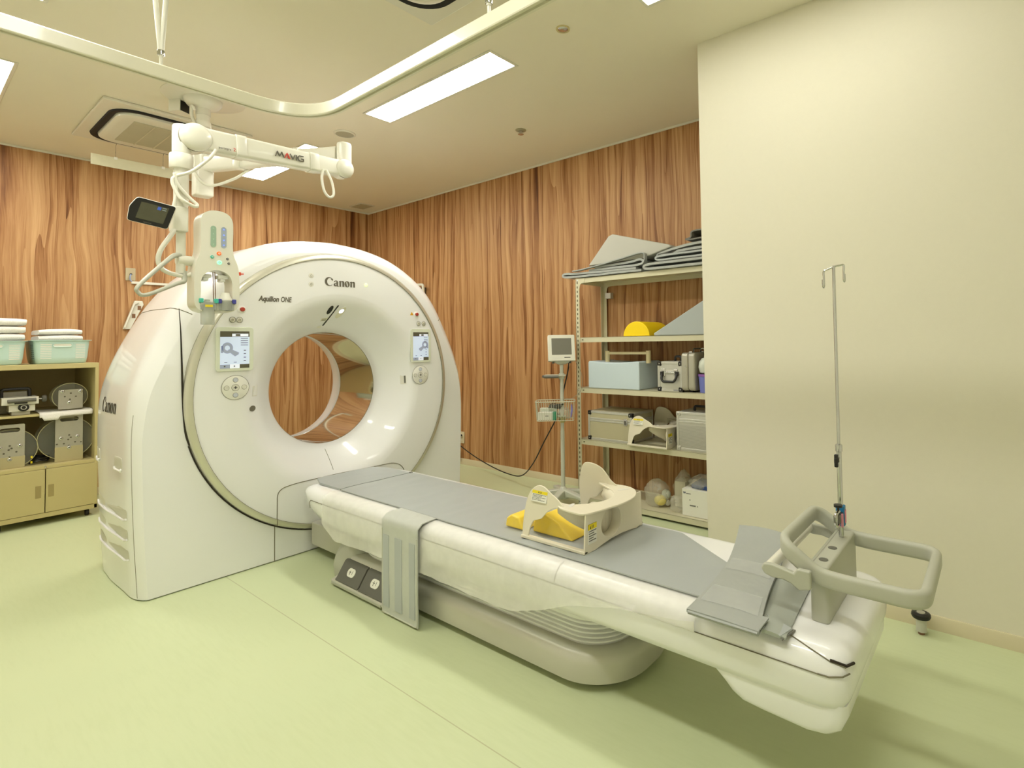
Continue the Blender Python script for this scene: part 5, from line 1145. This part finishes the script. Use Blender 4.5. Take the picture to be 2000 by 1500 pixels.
t = thing('vital_monitor', 'small white vital signs monitor with grey screen on top of the cart', 'monitor', (kx, ky, 1.19))
nv = Vector((-.66, -.72, .20)).normalized(); xv = Vector((.74, -.67, 0)).normalized(); yv = nv.cross(xv)
F = Matrix((xv, yv, nv)).transposed().to_4x4(); F.translation = Vector((kx, ky, 1.300))
MB().loft([[F @ Vector((p[0]*s_, p[1]*s_, z)) for p in rrect(-.112, .112, -.110, .110, .010, 3)] for z, s_ in ((-.095, .80), (-.085, .86), (-.03, .98), (.020, 1.0))]).build('case', WPAINT, t, bevel=.003)
fslab(rrect(-.110, .110, -.108, .108, .010, 3), F, .019, .026, 'front_bezel', WPAINT, t, bevel=.004)
fslab(rrect(-.082, .082, -.058, .080, .003, 2), F, .0255, .0268, 'display', SCR_G, t)
for a in (-.066, -.046, -.026): fslab(ell(a, -.080, .008, .008, 0, 360, 14), F, .0255, .028, 'key', VENTC, t)
fslab([(.02, -.084), (.07, -.084), (.07, -.078), (.02, -.078)], F, .0255, .0265, 'maker_mark', INK, t)
MB().loft([[Vector((kx, ky, 1.185+z)) + xv*p[0]+Vector((-xv.y, xv.x, 0))*p[1] for p in rrect(-.06*s_, .06*s_, -.05*s_, .05*s_, .01, 3)] for z, s_ in ((-.02, .35), (-.005, .9), (.012, 1.1))]).build('mount', CART, t)
for a in (-.07, .07): MB().lathe([(.010, -.012), (.010, .012)], F @ Vector((a, -.112, -.01)), (0, 0, 1), 12).build('foot', DGREY, t)

t = thing('wall_outlet', 'cream wall outlet low on the right wood wall just past the scanner', 'outlet', (3.92, 4.876, .30))
MB().prism(rrect(4.836, 4.918, .235, .365, .006, 3), 'x', 3.912, 3.921).build('plate', TRIM, t, bevel=.003)
for z in (.275, .325): MB().box(3.909, 3.9125, 4.86, 4.893, z-.014, z+.014).build('socket', mat('socket_cream', (226, 220, 196), .5), t, bevel=.002)
t = thing('power_cord', 'black power cord drooping from the wall outlet to the monitor cart', 'cord', (3.7, 3.9, .1))
MB().obox((3.898, 4.885, .325), (.016, 0, 0), (0, .022, 0), (0, 0, .010)).build('plug', BLACK, t, bevel=.003)
MB().tube(spline([(3.89, 4.905, .322), (3.86, 4.92, .29), (3.85, 4.86, .24), (3.80, 4.55, .155), (3.74, 4.20, .095), (3.68, 3.88, .072), (3.60, 3.62, .11), (3.52, 3.40, .26), (3.45, 3.20, .48), (3.41, 3.02, .70), (3.39, 2.94, .82), (3.40, 2.92, .95), (3.42, 2.89, 1.10), (3.43, 2.88, 1.20)], 8), .0055, 8).build('flex', BLACK, t, smooth=80)
t = thing('thin_lead', 'thin grey lead looping from the cart over the rack edge', 'cord', (3.5, 2.85, .9))
MB().tube(spline([(3.44, 2.83, 1.20), (3.46, 2.80, 1.14), (3.475, 2.78, 1.05), (3.48, 2.80, .95), (3.44, 2.86, .885), (3.40, 2.90, .885), (3.37, 2.93, .91)], 8), .002, 6).build('lead', mat('lead_pale', (150, 146, 126), .5), t, smooth=80)
t = thing('hanging_tag', 'yellow and violet tag hanging from the wall outlet', 'tag', (3.88, 4.93, .15))
MB().tube(spline([(3.896, 4.905, .26), (3.89, 4.93, .235), (3.89, 4.935, .20)], 4), .0015, 5).build('cord', INK, t)
MB().prism([(4.965, .095), (4.888, .085), (4.90, .19), (4.93, .205), (4.965, .20)], 'x', 3.884, 3.890).build('tag_card', YTAG, t, bevel=.002)
MB().prism([(4.965, .062), (4.882, .052), (4.888, .085), (4.965, .095)], 'x', 3.883, 3.891).build('violet_foot', mat('violet_card', (110, 90, 180), .5), t, bevel=.002)
MB().lathe([(.010, 0), (.010, .002), (.0003, .002)], (3.884, 4.925, .145), (-1, 0, 0), 14).build('green_dot', mat('green_dot', (150, 200, 40), .5), t)

t = thing('wall_jack_plate', 'beige cable outlet plate on the wood wall left of the scanner', 'outlet', (1.443, 6.80, 2.085))
MB().prism(rrect(1.408, 1.484, 2.022, 2.146, .006, 3), 'y', 6.794, 6.802).build('plate', mat('plate_beige', (186, 172, 140), .5, metal=.2), t, bevel=.003)
MB().lathe([(.010, .001), (.010, .004), (.0003, .004)], (1.448, 6.795, 2.085), (0, -1, 0), 14).build('cable_hole', BLACK, t)
MB().tube(spline([(1.448, 6.790, 2.085), (1.440, 6.782, 2.06), (1.442, 6.784, 2.03), (1.455, 6.788, 2.012)], 5), .005, 8).build('blue_cable', mat('pale_blue_cable', (150, 164, 200), .5), t)
t = thing('cable_trunking', 'thin white cable trunking running level along the wood wall behind the scanner', 'trunking', (1.9, 6.80, 2.0))
MB().box(1.452, 3.2, 6.786, 6.802, 1.992, 2.016).build('trunking', WPAINT, t, bevel=.002)

t = thing('floor_stop', 'small black-topped steel floor stop near the cream wall', 'floor stop', (2.842, .322, 0))
MB().lathe([(.014, 0), (.014, .014), (.008, .016)], (2.842, .322, 0), seg=16).build('bolt', mat('rusty_bolt', (130, 96, 70), .5, metal=.3), t)
MB().lathe([(.022, .014), (.022, .074)], (2.842, .322, 0), seg=24).build('post', STEEL, t)
MB().lathe([(.022, .072), (.036, .074), (.040, .082), (.038, .092), (.026, .098), (.018, .096)], (2.842, .322, 0), seg=28).build('rubber_cap', BLACK, t)
MB().lathe([(.018, .094), (.017, .0985), (.0003, .099)], (2.842, .322, 0), seg=20).build('cap_centre', PLATE, t)

# ================================================================== LEFT CABINET
t = thing('storage_cabinet', 'low beige steel cabinet with open shelves above two doors at the left edge', 'cabinet', (.78, 6.38, 0))
QX0, QX1, QY0, QY1 = .478, 1.078, 5.98, 6.77
MB().box(QX0, QX1, QY0, QY1, 1.205, 1.245).build('top_board', CABM, t, bevel=.003)
MB().box(QX0, QX0+.022, QY0, QY1, .058, 1.206).build('side_panel', CABM, t, bevel=.002)
MB().box(QX1-.022, QX1, QY0, QY1, .058, 1.206).build('side_panel', CABM, t, bevel=.002)
MB().box(QX0+.02, QX1-.02, QY1-.012, QY1-.002, .06, 1.206).build('back_panel', CABIN, t)
MB().box(QX0+.02, QX1-.02, QY0+.002, QY1-.01, .430, .458).build('lower_shelf', CABM, t, bevel=.002)
MB().box(QX0+.02, QX1-.02, QY0+.055, QY1-.01, .838, .856).build('middle_shelf', CABM, t, bevel=.002)
MB().box(QX0, QX1, QY0, QY1, .056, .092).build('base_rail', CABM, t, bevel=.003)
for x0, x1, hx in ((QX0+.004, .774, .722), (.779, QX1-.004, .792)):
    o = MB().box(x0, x1, QY0-.003, QY0+.014, .095, .428).build('door', CABM, t, bevel=.002)
    MB().box(hx, hx+.032, QY0-.0045, QY0-.001, .212, .306).build('finger_pull', mat('pull_recess', (160, 144, 92), .5), o, bevel=.004)
for x in (QX0+.06, QX1-.055):
    for y in (QY0+.05, QY1-.06):
        o = MB().box(x-.012, x+.012, y-.012, y+.012, .042, .058).build('caster_bracket', DGREY, t)
        MB().lathe([(.022, -.012), (.026, -.009), (.026, .009), (.022, .012)], (x, y, .0265), (1, 0, 0), 18).build('caster_wheel', BLACK, o)
MB().lathe([(.006, 0), (.006, .004), (.0003, .005)], (.776, QY0-.001, .445), (0, -1, 0), 10).build('screw', CHROME, t)
def basket(label, x0, x1, y0, y1, z0, z1):
    t = thing('laundry_basket', label, 'basket', ((x0+x1)/2, (y0+y1)/2, z0), group='mint plastic baskets')
    L_ = [[(p[0], p[1], z) for p in rrect(x0+i, x1-i, y0+i, y1-i, .035, 4)] for z, i in ((z0, .030), (z0+.008, .020), (z0+.05, .013), (z1-.012, .004), (z1, .002))]
    L_ += [[(p[0], p[1], z1) for p in rrect(x0-.010, x1+.010, y0-.010, y1+.010, .04, 4)], [(p[0], p[1], z1+.004) for p in rrect(x0-.010, x1+.010, y0-.010, y1+.010, .04, 4)], [(p[0], p[1], z1+.003) for p in rrect(x0+.008, x1-.008, y0+.008, y1-.008, .03, 4)], [(p[0], p[1], z0+.012) for p in rrect(x0+.036, x1-.036, y0+.036, y1-.036, .03, 4)]]
    MB().loft(L_).build('tub', MINT, t, smooth=50)
    def yz(z): return y0+.013-(z-z0-.05)/(z1-z0-.05)*.009
    o = MB(); F0 = [(p[0], yz(p[1])-.003, p[1]) for p in rrect((x0+x1)/2-.055, (x0+x1)/2+.055, z1-.050, z1-.022, .013, 5)]
    o.loft([F0, [(p[0], p[1]+.006, p[2]) for p in F0]]).build('grip_hole', LABEL, t)
    MB().tube([(p[0], p[1]-.001, p[2]) for p in F0], .004, 6, closed=True).build('grip_rim', MINT, t)
    for xc, wd in ((x0+.072, .062), (x1-.062, .056)):
        for k in range(9):
            z = z0+.040+k*(z1-z0-.060)/9
            MB().box(xc-wd/2, xc+wd/2, yz(z)-.0022, yz(z)+.002, z, z+.006).build('slit', LABEL, t)
    for k in range(8):
        z = z0+.045+k*(z1-z0-.065)/8
        for y in (y0+.05, y0+.12): MB().box(x0+.004+.009*(1-k/8), x0+.010+.009*(1-k/8), y, y+.045, z, z+.005).build('side_slit', mat('slit_shadow', (70, 96, 110), .7), t)
    return t
basket('mint green plastic basket with slits, right hand one on the cabinet, holding three folded towels', .70, 1.030, 5.995, 6.45, 1.2455, 1.428)
basket('mint green plastic basket cut by the photo left edge, holding the taller towel stack', .318, .665, 5.985, 6.45, 1.2455, 1.425)
def towel(label, x0, x1, y0, y1, z, h, sd, grp):
    t = thing('folded_towel', label, 'towel', ((x0+x1)/2, (y0+y1)/2, z), group=grp)
    LL = []
    for k in range(13):
        x = x0+(x1-x0)*k/12; e = 1-.25*(abs(k-6)/6)**4; zz_ = z+.004*noise.noise(Vector((x*6, sd, 0))); row = []
        for a in range(20):
            th = 2*PI*a/20; c_, s_ = math.cos(th), math.sin(th)
            yy = (y0+y1)/2+(y1-y0)/2*(abs(c_)**.35)*(1 if c_ > 0 else -1); q = zz_+h/2+h/2*e*(abs(s_)**.6)*(1 if s_ > 0 else -1)
            row.append((x+.004*noise.noise(Vector((yy*9, q*30, sd))), yy+.006*noise.noise(Vector((x*8, q*20, sd))), q))
        LL.append(row)
    MB().loft(LL).build('fold', TOWEL, t, smooth=70); return t
z = 1.262
for i, (h, lb) in enumerate(((.085, 'white folded towel mostly sunk inside the right hand mint basket'), (.075, 'white folded towel showing just above the right hand basket rim'), (.055, 'white folded towel second from top in the right hand basket'), (.048, 'white folded towel on top of the right hand basket'))):
    towel(lb, .735, .995-.004*i, 6.03, 6.40, z, h, i*3.1, 'towels in the right hand basket'); z += h-.001
z = 1.262
for i, (h, lb) in enumerate(((.09, 'white folded towel at the bottom of the left basket'), (.075, 'white folded towel level with the left basket rim'), (.060, 'white folded towel third from top in the tall left stack'), (.060, 'white folded towel second from top in the tall left stack'), (.062, 'white folded towel on top of the tall left stack'))):
    towel(lb, .355, .652+.004*i if i > 1 else .63, 6.02, 6.40, z, h, 20+i*2.3, 'towels in the left hand basket'); z += h-.001

# phantoms and tools in the cabinet
def phantom(label, x0, x1, y, z0, z1, disc, plate_lo=None, slot=True, screws=()):
    t = thing('test_phantom', label, 'test phantom', ((x0+x1)/2, y, z0), group='scanner test phantoms')
    xc = (x0+x1)/2; w_ = x1-x0
    ol = rrect(x0, x1, z0, z1, .008, 3)
    if slot:
        plate_with_hole(ol, rrect(x0+w_*.16, x1-w_*.16, z1-.058, z1-.026, .0155, 5), 'y', y, y+.012).build('metal_plate', PLATE, t)
    else: MB().prism(ol, 'y', y, y+.012).build('metal_plate', PLATE, t, bevel=.002)
    if plate_lo: MB().box(x0-.002, x1+.002, y-.004, y, z0, plate_lo).build('foot_plate', mat('foot_plate', (190, 180, 140), .5, metal=.3), t, bevel=.001)
    for dx, dz, r_ in disc[3]: MB().lathe([(r_, 0), (r_, .003), (r_*.5, .004), (.0003, .004)], (xc+dx, y, dz), (0, -1, 0), 10).build('hole', mat('hole_dark', (96, 90, 74), .6), t)
    for dx, dz in screws:
        o = MB().lathe([(.013, 0), (.013, .006), (.010, .008), (.0003, .008)], (xc+dx, y, dz), (0, -1, 0), 16).build('screw', CHROME, t); MB().lathe([(.005, .0075), (.005, .0085), (.0003, .0085)], (xc+dx, y, dz), (0, -1, 0), 8).build('screw_socket', DGREY, o)
    dx, dz, r_ = disc[:3]
    for yy0, yy1 in ((y+.020, y+.17),):
        MB().lathe([(r_*.96, 0), (r_, .006), (r_, yy1-yy0-.006), (r_*.96, yy1-yy0)], (dx, yy0, dz), (0, 1, 0), 48).build('acrylic_cylinder', ACRYL, t)
        MB().tube([(dx+r_*math.cos(RAD(a)), yy0, dz+r_*math.sin(RAD(a))) for a in range(0, 360, 8)], .003, 6, closed=True).build('acrylic_edge', mat('acrylic_edge', (176, 170, 130), .3), t)
        MB().cyl((dx, y+.01, dz), (dx, yy0+.003, dz), r_*.3, 16).build('hub', PLATE, t)
holes = [(-.03, .64, .006), (-.055, .585, .006), (0, .56, .006), (.04, .60, .006), (0, .63, .006), (.0, .66, .006)]
phantom('tall metal-plated acrylic disc phantom standing right in the lower cabinet bay', .838, .998, 6.06, .459, .835, (.905, .640, .165, [(0, .665, .006), (.01, .645, .006), (-.005, .63, .006), (-.03, .60, .006), (.035, .605, .006), (0, .58, .006), (-.07, .60, .005), (.07, .60, .005)]), .575, True, ((-.048, .645), (.048, .650), (0, .565)))
phantom('metal-plated phantom at the left edge of the lower cabinet bay', .515, .672, 6.06, .459, .790, (.595, .600, .150, [(0, .63, .006), (.01, .61, .006), (-.005, .60, .006), (-.03, .575, .006), (.035, .58, .006), (0, .545, .006)]), .545, True, ((-.05, .62), (.052, .625), (.0, .525)))
phantom('small round phantom with square plate standing on the cloth of the cabinet shelf', .858, 1.003, 6.10, .872, 1.030, (.930, .975, .105, [(0, 1.0, .006), (-.035, .975, .006), (.03, .972, .006), (-.005, .95, .006)]), None, False, ((-.05, 1.015), (.055, 1.012), (-.01, .925)))
t = thing('white_cloth', 'white cloth spread under the small phantom on the cabinet shelf, one edge hanging', 'cloth', (.92, 6.1, .86))
LL = []
for i in range(25):
    x = .745+.305*i/24; row = []
    for k, (y, z) in enumerate(((6.40, .8585), (6.30, .859), (6.20, .859), (6.12, .859), (6.05, .8595), (6.028, .857), (6.020, .840), (6.020, .815), (6.020, .80))):
        drop = (.06 if .765 < x < .85 else .035)
        if k > 5: z = .859-drop*(k-5)/3
        if k <= 5 and (i < 3 or i > 20): z += .012*abs(noise.noise(Vector((x*20, y*12, 2))))
        row.append((x, y+.010*noise.noise(Vector((x*9, k*.3, 1))), z+.0015+.002*max(0, noise.noise(Vector((x*30, y*20, 0))))))
    LL.append(row)
MB().loft(LL, close=False).build('cloth', TOWEL, t, solid=.002, smooth=70)
t = thing('calibration_jig', 'small aluminium jig with black bar handles on the cabinet middle shelf', 'jig', (.64, 6.1, .857))
MB().box(.585, .725, 6.06, 6.20, .885, .935).build('lower_block', WPAINT, t, bevel=.003)
MB().box(.545, .742, 6.04, 6.22, .938, .995).build('upper_block', WPAINT, t, bevel=.003)
MB().box(.60, .70, 6.07, 6.19, .857, .886).build('foot_block', PLATE, t, bevel=.003)
MB().tube(fillet([(.552, 6.13, .99), (.552, 6.13, 1.055), (.700, 6.13, 1.058), (.702, 6.13, .99)], .018, 5), .011, 10).build('carry_handle', BLACK, t)
MB().tube([(.575, 6.022, .968), (.725, 6.022, .972)], .0135, 12).build('bar_grip', DGREY, t)
MB().box(.612, .68, 6.024, 6.042, .945, .962).build('grip_bracket', BLACK, t, bevel=.002)
o = MB().lathe([(.030, 0), (.030, .012), (.024, .016), (.018, .016)], (.662, 6.06, .915), (0, -1, 0), 26).build('dial', BLACK, t)
MB().lathe([(.017, .014), (.017, .018), (.012, .018), (.012, .014)], (.662, 6.06, .915), (0, -1, 0), 20).build('dial_ring', STEEL, o)
MB().cyl((.742, 6.10, .972), (.775, 6.10, .972), .005, 8).build('spindle', STEEL, t)
MB().lathe([(.022, -.006), (.026, 0), (.026, .014), (.020, .020)], (.772, 6.10, .972), (1, 0, 0), 20).build('side_knob', DGREY, t)
MB().box(.545, .70, 6.24, 6.28, .86, 1.03).build('back_plate', PLATE, t, bevel=.003)
t = thing('cable_pile', 'dark cables with yellow tags between the two phantoms in the lower cabinet bay', 'cable', (.76, 6.2, .46))
for k in range(4): MB().tube(spline([(.70+.01*k, 6.10+.03*k, .470+.006*k), (.75, 6.08+.02*k, .485+.01*k), (.80, 6.12+.02*k, .475+.012*k), (.82, 6.20, .50), (.74, 6.25, .48+.01*k)], 6), .006, 6).build('cable', BLACK, t)
for z in (.475, .515): MB().box(.706, .716, 6.07, 6.08, z, z+.016).build('yellow_tag', YTAG, t)
